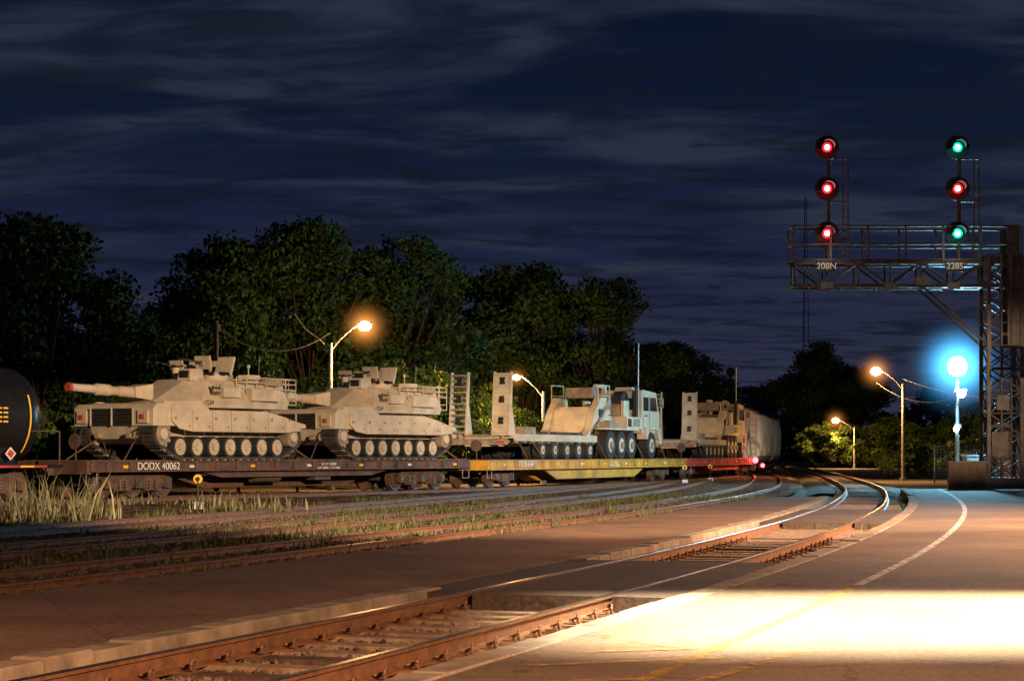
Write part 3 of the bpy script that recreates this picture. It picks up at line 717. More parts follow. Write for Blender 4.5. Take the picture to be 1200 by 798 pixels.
    mb.loft([(-1.15,-.95,2.42),(-.45,-.95,2.42),(-.45,-.35,2.42),(-1.15,-.35,2.42)],[(-1.1,-.9,2.78),(-.5,-.9,2.78),(-.5,-.4,2.78),(-1.1,-.4,2.78)],t)
    mb.bb(-1.16,-1.11,-.85,-.45,2.5,2.72,'glass_dark')
    for (x,y,r) in((.45,-.62,.46),(.4,.62,.42)):
        mb.cyl((x,y,2.40),(x,y,2.62),r,t,n=20); mb.cyl((x,y,2.62),(x,y,2.70),r*.8,t,r*.6,n=20)
        for q in range(7):
            a=q*2*math.pi/7; mb.box((x+r*.9*math.cos(a),y+r*.9*math.sin(a),2.66),(.16,.16,.12),'glass_dark',rot=('Z',a))
    mb.box((.95,-.62,2.92),(.08,.75,.62),t,rot=('Y',.35)); mb.box((.85,.62,2.85),(.07,.7,.55),t,rot=('Y',.3))
    mb.box((.15,-.62,2.98),(.75,.14,.18),'tan_dirty'); mb.cyl((-.2,-.62,3.0),(-1.15,-.62,3.06),.03,'track_rubber',n=8); mb.cyl((.2,-.62,2.65),(.2,-.62,2.95),.06,'tan_dirty',n=8); mb.box((.1,-.38,2.95),(.35,.22,.28),t)
    mb.box((-.15,-.62,3.0),(.06,.7,.42),t,rot=('Y',-.2))
    mb.box((.1,.62,2.92),(.6,.1,.13),'tan_dirty'); mb.cyl((-.2,.62,2.93),(-.85,.62,2.97),.022,'track_rubber',n=8); mb.box((-.12,.62,2.92),(.05,.6,.36),t,rot=('Y',-.2)); mb.cyl((.1,.62,2.6),(.1,.62,2.9),.05,'tan_dirty',n=8)
    mb.cyl((-.35,.45,2.42),(-.35,.45,2.86),.13,t,n=12)
    mb.cyl((2.9,0,2.4),(2.9,0,2.95),.025,t,n=6); mb.cyl((2.9,0,2.95),(2.9,0,3.05),.06,t,n=8)
    for sd in(-1,1): mb.cyl((2.4,sd*.9,2.4),(2.4,sd*.9,2.62),.06,'tan_dirty',n=8); mb.tube([(2.4,sd*.9,2.6),(2.45,sd*.9,3.3)],.012,'tan_dirty',n=5)
    mb.box((1.7,0,2.48),(1.3,1.7,.1),t); mb.box((1.5,.2,2.60),(.6,.9,.2),'tan_dirty'); mb.box((1.9,-.9,2.55),(.7,.4,.24),t)
    mb.done('turret',root,bevel=.018)
    text('C14',.22,(-1.2,-1.89,1.72),root,'track_rubber','stencil')
    mb=MB()
    for sd in(-1,1):
        for x in(-3.5,3.6):
            for dx in(-1,1): mb.tube([(x,sd*.8,.7),(x+dx*1.1 if dx*x>0 else x+dx*.8,sd*1.3,.0)],.03,'bogie_steel',n=5)
    mb.done('tie_down_chains',root)
    root.scale=(1,1,1.1); return root
def on_car(root, car, dx, z):
    a=car.rotation_euler[2]; root.location=(car.location[0]+math.cos(a)*dx,car.location[1]+math.sin(a)*dx,z); root.rotation_euler=(0,0,a)
t1=battle_tank('battle_tank'); on_car(t1,f1,-4.1,1.222)
t2=battle_tank('battle_tank'); on_car(t2,f1,5.3,1.222)

def transporter(name):
    root=empty(name); t='tan_paint'
    mb=MB()
    mb.prism([(0,.55),(0,.95),(.6,1.08),(10.6,1.08),(11.2,1.9),(12.0,2.15),(15.4,2.15),(15.4,1.85),(12.2,1.8),(11.6,1.5),(11.0,.62),(.4,.55)],-.55,.55,t)
    mb.bb(0.5,10.6,-1.5,-.56,.9,1.06,t); mb.bb(.5,10.6,.56,1.5,.9,1.06,t)
    for sd in(-1,1): mb.bb(.5,10.6,sd*1.5,sd*1.56,.78,1.09,t)
    for x in np.linspace(1,10.4,11): mb.bb(x-.05,x+.05,-1.5,1.5,.7,.9,'tan_dirty')
    for (a,b) in((-1.25,-.9),(.9,1.25)):
        mb.prism([(10.0,1.09),(10.4,1.09),(11.1,2.2),(12.0,2.95),(13.0,2.95),(13.3,2.16),(11.6,1.95)],a,b,t)
    mb.bb(11.6,13.4,-1.2,1.2,2.16,2.5,t); mb.box((11.0,0,1.75),(.12,2.3,1.35),t,rot=('Y',.5))
    mb.box((12.6,.0,3.2),(.7,1.4,.5),'tan_dirty'); mb.cyl((12.0,-1.0,2.52),(12.0,-1.0,3.45),.06,t); mb.cyl((11.3,-1.27,1.5),(12.6,-1.27,2.5),.09,'tan_dirty')
    mb.cyl((13.0,-1.3,2.7),(13.0,-1.22,2.7),.3,'tan_dirty',n=16); mb.box((11.9,-1.27,2.2),(.5,.1,.4),'dark_grille')
    for y in(-1.2,1.2): mb.tube([(11.7,y,2.5),(11.7,y,3.55),(13.3,y,3.55),(13.3,y,2.5)],.035,t)
    for y in(-1.2,1.2): mb.tube([(11.7,y,3.05),(13.3,y,3.05)],.03,t)
    for i in range(5):
        x=4.1+i*1.5
        for y in(-1.22,-.72,.72,1.22):
            mb.cyl((x,y-.17,.41),(x,y+.17,.41),.41,'rubber',n=22)
        for sd in(-1,1): mb.cyl((x,sd*1.391,.41),(x,sd*1.41,.41),.2,t,n=14); mb.cyl((x,sd*1.411,.41),(x,sd*1.45,.41),.09,'tan_dirty',n=10)
        for sd in(-1,1): mb.prism([(x-.62,.80),(x-.35,.93),(x+.35,.93),(x+.62,.80),(x+.55,.78),(x+.33,.88),(x-.33,.88),(x-.55,.78)],sd*1.45,sd*1.02,t)
    for sd in(-1,1):
        mb.M=Matrix.Translation((.3,sd*1.0,1.0))@Matrix.Rotation(.10,4,'Y')
        mb.bb(-.09,.09,-.42,-.34,0,2.75,t); mb.bb(-.09,.09,.34,.42,0,2.75,t)
        if sd<0: mb.bb(-.05,.0,-.34,.34,.02,2.7,t)
        for z in np.linspace(.15,2.6,11): mb.bb(-.10,.06,-.34,.34,z-.045,z+.045,t if sd<0 else 'tan_dirty')
        for zz in(.5,1.4,2.2): mb.bb(-.101,.05,-.12,.12,zz,zz+.3,'dark_grille')
        mb.prism([(.09,.0),(.75,-.1),(.09,1.5)],-.40,-.30,t); mb.prism([(.09,.0),(.75,-.1),(.09,1.5)],.30,.40,t)
        mb.M=Matrix.Identity(4)
        mb.cyl((.5,sd*1.0,.75),(.5,sd*1.0,1.2),.12,'tan_dirty')
    mb.box((-.02,0,.75),(.08,2.9,.25),'tan_dirty')
    for sd in(-1,1): mb.bb(-.08,-.061,sd*1.0,sd*1.3,.68,.8,'red_cap')
    for x in(2.2,2.9): mb.box((x,-1.2,1.25),(.5,.5,.34),'tan_dirty')
    for x in(5.0,6.6,8.0,9.4): mb.box((x,-1.0,1.16),(.7,.3,.16),'track_rubber')
    mb.done('semi_trailer',root,bevel=.015)
    mb=MB(); o=12.0
    mb.bb(o+.1,o+8.6,-.5,.5,.85,1.2,'tan_dirty')
    for x in(o+1.2,o+2.75,o+4.25,o+7.4):
        for sd in(-1,1):
            mb.cyl((x,sd*.82,.67),(x,sd*1.32,.67),.67,'rubber',n=26); mb.cyl((x,sd*1.321,.67),(x,sd*1.33,.67),.36,t,n=18); mb.cyl((x,sd*1.331,.67),(x,sd*1.42,.67),.18,'tan_dirty',n=12)
            for q in range(22):
                a=q*2*math.pi/22; mb.box((x+.67*math.cos(a),sd*1.07,.67+.67*math.sin(a)),(.05,.46,.08),'rubber',rot=('Y',-a))
    for sd in(-1,1):
        mb.prism([(o+.3,1.42),(o+5.1,1.42),(o+5.1,1.5),(o+.3,1.5)],sd*.8,sd*1.4,t)
        mb.prism([(o+6.5,1.0),(o+6.75,1.5),(o+8.05,1.5),(o+8.3,1.0),(o+8.6,1.0),(o+8.6,1.62),(o+6.3,1.62),(o+6.3,1.0)],sd*1.42,sd*.9,t)
    mb.bb(o+3.6,o+5.9,-1.3,1.3,1.5,2.1,t); mb.cyl((o+4.1,-.9,2.4),(o+4.1,.9,2.4),.38,'tan_dirty',n=16); mb.bb(o+3.7,o+4.5,-1.1,-.95,2.1,2.9,t); mb.bb(o+3.7,o+4.5,.95,1.1,2.1,2.9,t)
    mb.bb(o+3.75,o+4.3,-1.31,-1.301,1.6,2.0,'dark_grille'); mb.bb(o+4.6,o+5.6,-1.31,-1.301,1.62,2.0,'tan_dirty')
    mb.cyl((o+5.3,-.6,2.75),(o+5.3,-.1,2.75),.67,'rubber',n=24); mb.bb(o+4.8,o+5.1,.3,.5,2.1,3.7,t); mb.box((o+4.3,.4,3.65),(1.5,.16,.16),t)
    mb.cyl((o+5.5,-1.15,1.6),(o+5.5,-1.15,3.7),.1,'track_rubber',n=10)
    mb.bb(o+2.2,o+3.3,-.9,.9,1.52,1.9,'tan_dirty')
    mb.prism([(o+6.0,1.3),(o+6.0,3.42),(o+6.2,3.52),(o+8.35,3.42),(o+8.75,2.5),(o+8.9,2.4),(o+8.9,1.05),(o+8.3,1.0),(o+8.1,1.3)],-1.25,1.25,t)
    for sd in(-1,1):
        mb.bb(o+6.3,o+7.1,sd*1.251,sd*1.262,2.45,3.15,'glass_dark'); mb.prism([(o+7.35,2.45),(o+8.5,2.45),(o+8.25,3.15),(o+7.35,3.15)],sd*1.251,sd*1.262,'glass_dark')
        mb.bb(o+7.2,o+7.23,sd*1.251,sd*1.275,1.4,3.3,'tan_dirty'); mb.box((o+8.5,sd*1.5,2.9),(.1,.2,.5),'tan_dirty'); mb.tube([(o+8.4,sd*1.25,3.2),(o+8.5,sd*1.5,3.1)],.02,'tan_dirty')
        mb.bb(o+6.2,o+6.25,sd*1.251,sd*1.27,1.4,3.3,'tan_dirty'); mb.box((o+6.6,sd*1.28,2.2),(.3,.03,.06),'glass_dark')
    mb.bb(o+5.97,o+5.99,-.8,.8,2.5,3.1,'glass_dark')
    mb.bb(o+8.7,o+9.1,-1.3,1.3,.75,1.15,t); mb.box((o+7,0,3.6),(.5,.9,.16),t)
    mb.tube([(o+5.9,-1.1,1.4),(o+5.95,-1.1,5.9)],.03,'white_paint')
    mb.done('tractor_unit',root,bevel=.015)
    mb=MB()
    for sd in(-1,1):
        for x in(1.5,3.2,11.5,13.0,17.0,20.6): mb.tube([(x,sd*1.3,.75),(x+.7,sd*1.45,.02)],.03,'bogie_steel',n=5)
    mb.done('tie_down_chains',root)
    return root
h1=transporter('tank_transporter_truck'); on_car(h1,f2,-L2/2+2.2,1.178)
h2=transporter('tank_transporter_truck'); on_car(h2,f3,-L2/2+2.2,1.178)

# ------------------------------------------------------------------ lights
def halo(parent, loc, R, col, k, pw=4.5):  # lamp glow imitated by an emissive volume sphere, no real mist
    m=bpy.data.materials.new('painted_lamp_glow'); m.use_nodes=True; nt=m.node_tree; N=nt.nodes; L=nt.links
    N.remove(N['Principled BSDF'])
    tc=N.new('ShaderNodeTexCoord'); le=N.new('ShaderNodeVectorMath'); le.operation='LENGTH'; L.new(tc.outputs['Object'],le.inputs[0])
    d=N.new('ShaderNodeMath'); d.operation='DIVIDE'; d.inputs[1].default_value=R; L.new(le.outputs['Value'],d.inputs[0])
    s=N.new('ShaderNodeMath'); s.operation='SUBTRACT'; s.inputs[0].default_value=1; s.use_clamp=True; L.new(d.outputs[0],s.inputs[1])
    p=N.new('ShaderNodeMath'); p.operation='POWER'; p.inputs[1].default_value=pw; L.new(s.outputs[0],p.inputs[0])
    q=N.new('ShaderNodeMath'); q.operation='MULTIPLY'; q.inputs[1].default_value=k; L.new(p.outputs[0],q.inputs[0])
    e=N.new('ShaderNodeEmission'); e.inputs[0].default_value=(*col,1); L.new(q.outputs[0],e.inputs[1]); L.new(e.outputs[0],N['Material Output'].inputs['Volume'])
    MATS['_h']=m; mb=MB(); mb.sphere((0,0,0),R,'_h',n=20,m=12); o=mb.done('painted_lamp_glow',parent); o.location=loc; return o
def point(parent, loc, col, P, r=.15, name='lamp_light'):
    l=bpy.data.lights.new(name,'POINT'); l.color=col; l.energy=P; l.shadow_soft_size=r
    o=bpy.data.objects.new(name,l); o.location=loc; o.parent=parent; scene.collection.objects.link(o); return o
def spot(parent, loc, target, col, P, ang, blend, r=.3, name='lamp_light'):
    l=bpy.data.lights.new(name,'SPOT'); l.color=col; l.energy=P; l.shadow_soft_size=r; l.spot_size=math.radians(ang); l.spot_blend=blend
    o=bpy.data.objects.new(name,l); o.location=loc; o.parent=parent; scene.collection.objects.link(o)
    d=Vector(target)-(Vector(parent.location)+Vector(loc)); o.rotation_euler=d.to_track_quat('-Z','Y').to_euler(); return o
SOD=(1.0,0.54,0.18)
def street_lamp(x,y,H,arms,P,poleR=.09,bulb='sodium_bulb',col=SOD,haloR=2.0,hk=1.2,br=.2):
    root=empty('street_lamp',(x,y,-.3)); mb=MB(); H+=.3
    mb.cyl((0,0,0),(0,0,H-.9),poleR*1.4,'galv',poleR,n=12); mb.cyl((0,0,0),(0,0,.25),poleR*2.2,'galv',n=12)
    for (dx,dz,lit) in arms:
        pts=[(0,0,H-1.3),(dx*.25,0,H-.75),(dx*.6,0,H-.25),(dx*.85,0,H+dz)]
        mb.tube(pts,.045,'galv',n=8)
        mb.loft([(dx-.38,-.12,H+dz-.02),(dx+.38,-.12,H+dz-.02),(dx+.38,.12,H+dz-.02),(dx-.38,.12,H+dz-.02)],[(dx-.25,-.08,H+dz+.13),(dx+.25,-.08,H+dz+.13),(dx+.25,.08,H+dz+.13),(dx-.25,.08,H+dz+.13)],'galv')
        mb.sphere((dx,0,H+dz-.10),.17 if not lit else br,bulb if lit else 'glass_dark',sz=.75)
    mb.done('pole_and_arm',root)
    for (dx,dz,lit) in arms:
        if lit:
            spot(root,(dx,-.05,H+dz-.45),(x+dx,y-.05,-5),col,P,160,.7,.2); point(root,(dx,-.05,H+dz-.5),col,P*.2,.2)
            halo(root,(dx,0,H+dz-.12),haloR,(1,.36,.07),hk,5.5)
    return root
street_lamp(-8.5,88,7.5,[(-2.0,.45,False),(1.6,0,True)],8500,haloR=1.9,hk=3.2,br=.30)
street_lamp(1.8,107.5,5.9,[(-1.55,0,True)],8500,haloR=1.2,hk=2.0,br=.22)
street_lamp(25.0,120,6.8,[(-1.75,0,True)],7500,haloR=1.9,hk=3.0,br=.34)
street_lamp(41.6,228,5.6,[(-2.3,0,True)],16000,haloR=2.4,hk=1.6,br=.42)
root=empty('platform_lamp',(21.35,90,-.3)); mb=MB()
mb.cyl((0,0,0),(0,0,5.5),.11,'galv',.08,n=12); mb.cyl((0,0,5.45),(0,0,5.6),.3,'galv',n=14); mb.sphere((0,0,5.9),.47,'cool_bulb'); mb.cyl((0,0,6.35),(0,0,6.43),.24,'galv',.05,n=14)
mb.box((.1,-.1,4.75),(.6,.3,.12),'galv'); mb.sphere((.15,-.22,4.6),.20,'cool_small')
mb.sphere((-.1,-.18,2.9),.13,'cool_small'); mb.box((0,0,3.05),(.3,.25,.2),'galv')
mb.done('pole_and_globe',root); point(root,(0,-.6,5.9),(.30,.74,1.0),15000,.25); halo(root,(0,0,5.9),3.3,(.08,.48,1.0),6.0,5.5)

def flood_mast(x,y,H,name='floodlight_mast'):
    r=empty(name,(x,y,0)); mb=MB(); mb.cyl((0,0,0),(0,0,H),.16,'galv',.1,n=12); mb.box((0,0,H),(3.0,.12,.12),'galv')
    for q in(-1.2,1.2): mb.box((q,-.02,H+.25),(.5,.25,.35),'galv')
    mb.done('mast',r); return r
def flood_cutoff_plates(root, loc, target, s_top, s_bot, w=.9):  # plates added ahead of the unseen floods to keep light off trees and ground
    p=Vector(loc); d=Vector(target)-Vector(root.location)-p; h=Vector((d.x,d.y,0)).normalized(); ang=math.atan2(h.y,h.x)
    mb=MB(); c=p+h
    mb.box((c.x,c.y,p.z+s_top+.6),(.02,w,1.2),'signal_black',rot=('Z',ang)); mb.box((c.x,c.y,p.z+s_bot-.6),(.02,w,1.2),'signal_black',rot=('Z',ang))
    mb.done('flood_cutoff_plates',root)
fm=flood_mast(20,6,12)
for (lx,tg,col,P,ang,st,sb) in ((-1.2,(-8,68,0),(1.0,.69,.43),200000,38,-.098,-.40),(1.2,(5,94,2),(1.0,.72,.48),170000,24,-.070,-.16)):
    spot(fm,(lx,.6,11.8),tg,col,P,ang,.5,.012); flood_cutoff_plates(fm,(lx,.6,11.8),tg,st,sb)
fm2=flood_mast(9,-7,9); spot(fm2,(0,.8,8.6),(9,-6.2,0),(1.0,.53,.26),66000,162,.35,.3)
fm3=flood_mast(22,34,9); spot(fm3,(-.8,0,8.6),(21.2,34,0),(1.0,.54,.27),62000,150,.35,.3)
rt=empty('platform_floodlight',(6.2,16.1,0)); mb=MB(); mb.cyl((0,0,0),(0,0,7.8),.12,'galv',.08,n=12); mb.cyl((0,0,7.75),(-.75,0,7.75),.05,'galv')
cx,cz=-.9,7.5; d=.45; x0,x1=cx-.285,cx+.30; y0,y1=-.160,.156  # unseen hood, sized to cut the light into a rectangular pool
mb.bb(x0-.02,x0,-.25,.25,cz-d,cz+.1,'signal_black'); mb.bb(x1,x1+.02,-.25,.25,cz-d,cz+.1,'signal_black')
mb.bb(x0,x1,y0-.02,y0,cz-d,cz+.1,'signal_black'); mb.bb(x0,x1,y1,y1+.02,cz-d,cz+.1,'signal_black'); mb.bb(x0,x1,y0,y1,cz+.08,cz+.1,'signal_black')
mb.done('post_and_hood',rt)
spot(rt,(cx,0,cz),(6.2+cx-.3,16.1,0),(1.0,.84,.58),50000,84,.35,.055)

# ------------------------------------------------------------------ signal gantry
def gantry():
    Y=77.0; root=empty('signal_gantry',(0,Y,0)); mb=MB(); g='gantry_steel'
    def X(px): return (px-600)/28.57
    def Z(py): return 1.4+(532-py)/28.57
    x0,x1=19.4,20.75; hw=.6; top=Z(300)
    for x in(x0,x1):
        for y in(-hw,hw): mb.box((x,y,top/2),(.15,.15,top),g)
    zs=np.linspace(.3,top,11)
    for a,b in zip(zs[:-1],zs[1:]):
        for y in(-hw,hw):
            mb.tube([(x0,y,a),(x1,y,b)],.035,g,n=5); mb.tube([(x1,y,a),(x0,y,b)],.035,g,n=5); mb.tube([(x0,y,b),(x1,y,b)],.035,g,n=5)
        for x in(x0,x1): mb.tube([(x,-hw,a),(x,hw,b)],.035,g,n=5); mb.tube([(x,-hw,b),(x,hw,b)],.035,g,n=5)
    mb.box(((x0+x1)/2,0,.2),(2.0,1.8,.5),'kerb_concrete')
    mb.bb(x0+.1,x0+.75,-.75,-.62,1.3,2.3,g); mb.bb(x0+.3,x0+.8,-.74,-.62,3.2,3.8,g); mb.cyl((x0+.5,-.7,.4),(x0+.5,-.7,top),.05,g,n=6); mb.cyl((x0+.9,-.7,.4),(x0+.9,-.7,top),.035,g,n=6)
    xl=X(928); xr=X(1188); zb=Z(336); zt=Z(309)
    for y in(-.55,.55):
        mb.bb(xl,xr,y-.06,y+.06,zb-.08,zb+.08,g); mb.bb(xl,xr,y-.06,y+.06,zt-.08,zt+.08,g)
        xs=np.linspace(xl+.05,xr-.05,8)
        for i,(a,b) in enumerate(zip(xs[:-1],xs[1:])):
            mb.cyl((a,y,zb),(a,y,zt),.045,g,n=6)
            if i%2: mb.tube([(a,y,zb),(b,y,zt)],.045,g)
            else: mb.tube([(a,y,zt),(b,y,zb)],.045,g)
            mb.box((b,y-.07,zb if i%2==0 else zt),(.5,.02,.26),'galv' if i%2==0 else g)
    for x in np.linspace(xl,xr,14): mb.bb(x-.04,x+.04,-.55,.55,zb-.04,zb+.04,g)
    mb.bb(xl-.1,xr,-.7,.7,zt+.085,zt+.13,g)
    mb.box((X(1078),-.64,Z(331)),(.62,.03,.34),'galv')
    for y in(-.68,.68):
        for z in(Z(267),Z(288)): mb.tube([(xl-.05,y,z),(xr,y,z)],.04,g)
        for x in np.linspace(xl-.05,xr,7): mb.box((x,y,(Z(267)+zt)/2),(.08,.08,Z(267)-zt),g)
    for z in(Z(267),Z(288)): mb.tube([(xl-.05,-.68,z),(xl-.05,.68,z)],.035,g)
    for y in(-.5,.5): mb.tube([(X(1078),y,zb),(x0,y,Z(405))],.055,g,n=6)
    for y in(-.62,.62): mb.bb(X(1176),X(1190),y-.04,y+.04,Z(405),Z(266),g)
    for y in(-.2,.2): mb.cyl((x1+.2,y,.3),(x1+.2,y,top+1.2),.025,g,n=6)
    for z in np.arange(.5,top+1,.3): mb.cyl((x1+.2,-.2,z),(x1+.2,.2,z),.015,g,n=5)
    for px,lad,cols in((967,992,'rrr'),(1119,1145,'grg')):
        x=X(px); ys=(175,223,275); xx=X(px)+.12; zz0=zt+.1
        mb.cyl((xx,-.2,zz0),(xx,-.2,Z(185)),.08,g,n=8)
        for q in(X(lad)-.16,X(lad)+.05): mb.cyl((q,-.1,zz0),(q,-.1,Z(187)),.03,g,n=6)
        for z in np.arange(zz0,Z(187),.3): mb.cyl((X(lad)-.16,-.1,z),(X(lad)+.05,-.1,z),.018,g,n=5)
        for z in(Z(187),Z(237)): mb.tube([(xx,-.2,z),(X(lad)+.05,-.1,z)],.03,g)
        for py,c in zip(ys,cols):
            z=Z(py)
            mb.cyl((x,-.42,z),(x,-.46,z),.49,'signal_black',n=32); mb.cyl((x,-.2,z),(x,-.42,z),.22,'signal_black',n=20)
            lens='red_lens' if c=='r' else 'green_lens'; core='red_core' if c=='r' else 'green_core'
            mb.cyl((x,-.462,z),(x,-.48,z),.20,lens,n=20); mb.cyl((x,-.482,z),(x,-.50,z),.11,core,n=16)
            n=14; vs=[]
            for yv in(-.463,-.95):
                for i in range(n+1):
                    a=math.pi*(-.05)+math.pi*1.1*i/n; rr=.26; vs.append((x+rr*math.cos(a),yv if i not in(0,n) else (yv if yv>-.5 else -.7),z+rr*math.sin(a)))
            mb.add(vs,[(i,i+1,n+2+i,n+1+i) for i in range(n)],'signal_black')
    mb.done('steelwork',root)
    for px,s in((965,'208N'),(1114,'228S')):
        mb=MB(); mb.bb(X(px)-.38,X(px)+.38,-.735,-.72,Z(321),Z(307),'signal_black'); mb.done('number_plate',root); text(s,.36,(X(px),-.745,Z(314)),root)
    # small point light without a fixture in front of each number plate
    for px in(965,1114): point(root,(X(px),-1.6,Z(300)),(1,.85,.7),22,.05)
    for px,cols in((967,'rrr'),(1119,'grg')):
        for py,c in zip((175,223,275),cols):
            cc=(1,.02,.03) if c=='r' else (0,.8,.55)
            point(root,(X(px),-1.1,Z(py)),cc,12,.08)
gantry()
mb=MB(); mb.prism([(17.6,0),(19.1,0),(19.1,1.05),(17.6,1.05)],75.6,75.85,'barrier'); mb.prism([(17.55,1.051),(19.15,1.051),(19.15,1.13),(17.55,1.13)],75.55,75.9,'kerb_concrete')
for x in(17.7,18.05,18.4,18.75): mb.bb(x,x+.2,75.56,75.598,.1,.95,'barrier')
mb.done('concrete_barrier')
mb=MB()
for i in range(14):
    x=21.3+i*1.5; mb.box((x,77,.5),(.08,.08,1.0),'gantry_steel')
for z in(.35,.65,.98): mb.tube([(21.3,77,z),(40.8,77,z)],.025,'gantry_steel')
mb.done('platform_railing')
mb=MB(); mb.bb(22.3,23.2,92,93,-.3,1.3,'cabinet_grey'); mb.bb(22.25,23.25,91.95,93.05,1.301,1.38,'cabinet_grey'); mb.bb(22.72,22.75,91.985,91.999,-.1,1.2,'signal_black'); mb.done('relay_cabinet',bevel=.01)
mb=MB(); mb.bb(28.2,35,104,109,-.3,2.9,'bldg_brick'); mb.bb(27.8,35.4,103.6,109.4,2.9,3.1,'signal_black'); mb.bb(29.2,30.1,103.95,103.99,-.3,1.9,'cabinet_grey')
for x in(31,32.6,34): mb.bb(x,x+.9,103.95,103.99,1.1,2.1,'glass_dark')
mb.sphere((29.65,103.85,2.35),.09,'warm_small'); mb.done('trackside_shed')
mb=MB()
for i in range(18):
    x=22.5+i*2.4; y=100-i*.6; mb.cyl((x,y,-.3),(x,y,1.9),.035,'galv',n=6)
for z in np.arange(-.1,1.9,.16): mb.tube([(22.5,100,z),(63.3,89.8,z)],.009,'galv',n=4)
for k in range(250):
    x=22.5+k*.163; y=100-(k*.163)/4; mb.cyl((x,y,-.2),(x,y,1.85),.007,'galv',n=4,caps=False)
mb.done('chain_link_fence')
def pole(x,y,H,name='utility_pole',k='pole_wood',r=.14):
    mb=MB(); mb.cyl((0,0,-.3),(0,0,H),r,k,r*.7,n=10); mb.cyl((0,0,H-.5),(0,0,H-.2),r*1.3,k,n=8)
    o=mb.done(name); o.location=(x,y,0)
pole(-13.7,87,7.6); pole(29.0,122,5.6); pole(7.9,122,8.6,'antenna_mast','galv',.06)
mb=MB()
pts=[(-13.7+(5.2)*t, 87+t, 7.3-1.0*4*t*(1-t)-.2*t) for t in np.linspace(0,1,14)]; mb.tube(pts,.035,'galv',n=4); mb.done('overhead_wire')
mb=MB()
for (a,b) in (((25.0,120,6.2),(34,112,5.0)),((23.5,121,6.0),(29,122,5.2)),((29,122,5.3),(40,110,6.0))):
    pts=[tuple(Vector(a).lerp(Vector(b),t)-Vector((0,0,1.6*4*t*(1-t)*.5))) for t in np.linspace(0,1,12)]; mb.tube(pts,.03,'galv',n=4)
mb.done('overhead_wire')
mb=MB()
for q in range(3):
    a=q*2.094; mb.cyl((62.5+1.2*math.cos(a),400+1.2*math.sin(a),-.3),(62.5+.2*math.cos(a),400+.2*math.sin(a),56),.07,'gantry_steel',n=5)
for z in np.arange(2,56,2.5):
    r=1.2-(z/56)*1.0; pp=[(62.5+r*math.cos(q*2.094),400+r*math.sin(q*2.094),z) for q in range(4)]; mb.tube(pp,.04,'gantry_steel',n=4)
mb.done('radio_tower')
mb=MB(); mb.cyl((19.2,165,-.3),(19.2,165,8.9),.09,'gantry_steel',n=8)
for z in(8.6,7.6,6.4): mb.cyl((19.2,164.85,z),(19.2,164.75,z),.42,'signal_black',n=20)
mb.tube([(19.7,165,0),(19.7,165,8.6)],.04,'gantry_steel'); mb.done('railway_signal')
def switch_stand(x,y,k):
    mb=MB(); mb.box((0,0,-.05),(.6,.3,.12),'sleeper_old'); mb.box((0,0,.12),(.25,.2,.25),'track_rubber'); mb.cyl((0,0,.2),(0,0,.95),.03,'track_rubber',n=8)
    mb.cyl((0,-.02,1.0),(0,.02,1.0),.13,k,n=18); mb.cyl((0,-.05,1.0),(0,-.021,1.0),.06,'signal_black',n=12); mb.box((0,0,.25),(.3,.32,.2),'white_paint'); mb.tube([(0,0,.2),(.55,-.1,.1)],.025,'galv')
    o=mb.done('switch_stand'); o.location=(x,y,-.3)
switch_stand(-8.9,53.2,'yellow_reflect'); switch_stand(9.2,100,'yellow_reflect'); switch_stand(11.4,108,'yellow_reflect')
e=empty('train_marker_light',(16.35,126.3,0)); mb=MB(); mb.box((0,0.1,1.0),(.2,.2,.3),'signal_black'); mb.sphere((0,-.12,1.0),.20,'tail_red'); mb.sphere((.5,-.12,.65),.14,'tail_red'); mb.sphere((-.9,-.2,.8),.10,'tail_red'); mb.tube([(0,.1,.3),(0,.1,1.0)],.04,'signal_black'); mb.done('lamp_cluster',e)
point(e,(0,-.6,1.0),(1,.04,.06),180,.1)
mb=MB(); mb.bb(49,57,205,212,-.3,4.2,'bldg_brick'); mb.prism([(48.6,4.2),(57.4,4.2),(53,6.6)],204.6,212.4,'signal_black')
for x in(50.2,53,55.6): mb.bb(x,x+.9,204.95,204.99,1.3,2.5,'warm_small')
mb.done('brick_house')

# ------------------------------------------------------------------ sky
w=bpy.data.worlds.new('World'); scene.world=w; w.use_nodes=True; nt=w.node_tree; N=nt.nodes; L=nt.links
bg=N['Background']; tc=N.new('ShaderNodeTexCoord'); sep=N.new('ShaderNodeSeparateXYZ'); L.new(tc.outputs['Generated'],sep.inputs[0])
rp=N.new('ShaderNodeValToRGB'); els=rp.color_ramp.elements
els[0].position=0.0; els[0].color=(.030,.029,.055,1); els[1].position=1.0; els[1].color=(.003,.005,.013,1)
for p,c in((.05,(.024,.027,.057)),(.10,(.012,.0165,.045)),(.17,(.005,.0095,.029)),(.26,(.003,.006,.018))):
    e_=els.new(p); e_.color=(*c,1)
L.new(sep.outputs['Z'],rp.inputs['Fac'])
zadd=N.new('ShaderNodeMath'); zadd.operation='ADD'; zadd.inputs[1].default_value=.07; L.new(sep.outputs['Z'],zadd.inputs[0])
zmax=N.new('ShaderNodeMath'); zmax.operation='MAXIMUM'; zmax.inputs[1].default_value=.02; L.new(zadd.outputs[0],zmax.inputs[0])
dx=N.new('ShaderNodeMath'); dx.operation='DIVIDE'; L.new(sep.outputs['X'],dx.inputs[0]); L.new(zmax.outputs[0],dx.inputs[1])
dy=N.new('ShaderNodeMath'); dy.operation='DIVIDE'; L.new(sep.outputs['Y'],dy.inputs[0]); L.new(zmax.outputs[0],dy.inputs[1])
cb=N.new('ShaderNodeCombineXYZ'); L.new(dx.outputs[0],cb.inputs[0]); L.new(dy.outputs[0],cb.inputs[1])
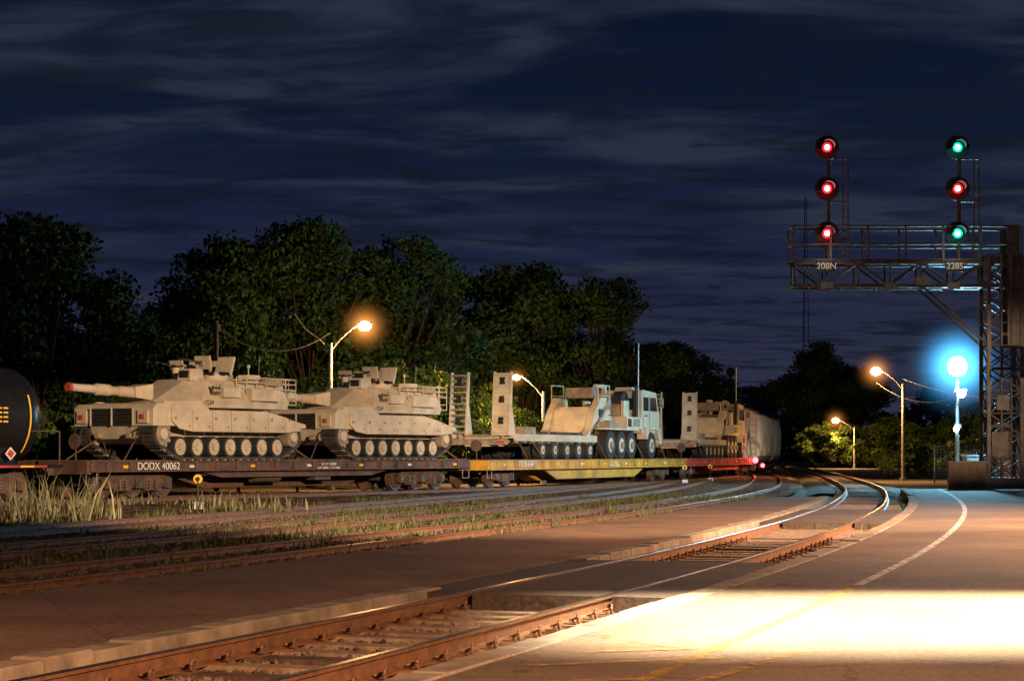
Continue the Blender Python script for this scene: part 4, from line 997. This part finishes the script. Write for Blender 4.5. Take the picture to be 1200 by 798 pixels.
def cloud(scale, rot, sc, lo, hi, dist, detail, loc=(0,0,0)):
    mp=N.new('ShaderNodeMapping'); mp.inputs['Scale'].default_value=sc; mp.inputs['Rotation'].default_value=(0,0,rot); mp.inputs['Location'].default_value=loc; L.new(cb.outputs[0],mp.inputs[0])
    n1=N.new('ShaderNodeTexNoise'); n1.inputs['Scale'].default_value=scale; n1.inputs['Detail'].default_value=detail; n1.inputs['Roughness'].default_value=.58; n1.inputs['Distortion'].default_value=dist; L.new(mp.outputs[0],n1.inputs['Vector'])
    r1=N.new('ShaderNodeValToRGB'); r1.color_ramp.elements[0].position=lo; r1.color_ramp.elements[1].position=hi; r1.color_ramp.interpolation='EASE'; L.new(n1.outputs['Fac'],r1.inputs['Fac']); return r1
c1=cloud(1.5,.25,(.7,1.3,1),.44,.66,.5,8)
c2=cloud(3.2,-.12,(.8,1.3,1),.46,.64,.7,8,(3.1,1.7,0))
mx=N.new('ShaderNodeMix'); mx.data_type='RGBA'; L.new(c1.outputs[0],mx.inputs[0]); L.new(rp.outputs[0],mx.inputs[6]); mx.inputs[7].default_value=(.023,.030,.052,1)
ml=N.new('ShaderNodeMath'); ml.operation='MULTIPLY'; ml.inputs[1].default_value=.75; L.new(c2.outputs[0],ml.inputs[0])
mx2=N.new('ShaderNodeMix'); mx2.data_type='RGBA'; L.new(ml.outputs[0],mx2.inputs[0]); L.new(mx.outputs[2],mx2.inputs[6]); mx2.inputs[7].default_value=(.0062,.009,.018,1)
sk=N.new('ShaderNodeTexSky'); sk.sky_type='NISHITA'; sk.sun_disc=False; sk.sun_elevation=math.radians(-5); sk.sun_rotation=math.radians(200)
ad=N.new('ShaderNodeMix'); ad.data_type='RGBA'; ad.blend_type='ADD'; ad.inputs[0].default_value=.015; L.new(mx2.outputs[2],ad.inputs[6]); L.new(sk.outputs[0],ad.inputs[7])
L.new(ad.outputs[2],bg.inputs['Color']); bg.inputs['Strength'].default_value=1.0
sl=bpy.data.lights.new('moonlight','SUN'); sl.energy=.01; sl.angle=.01; sl.color=(.7,.8,1); so=bpy.data.objects.new('moonlight',sl); so.rotation_euler=(math.radians(50),0,math.radians(-30)); scene.collection.objects.link(so)

# ------------------------------------------------------------------ camera
cam=bpy.data.cameras.new('camera'); co=bpy.data.objects.new('camera',cam); scene.collection.objects.link(co)
co.location=(0,0,1.4); co.rotation_euler=(math.radians(90),0,0); cam.lens=66; cam.sensor_width=36; cam.shift_y=.111; cam.clip_end=3000; cam.clip_start=.1
scene.camera=co
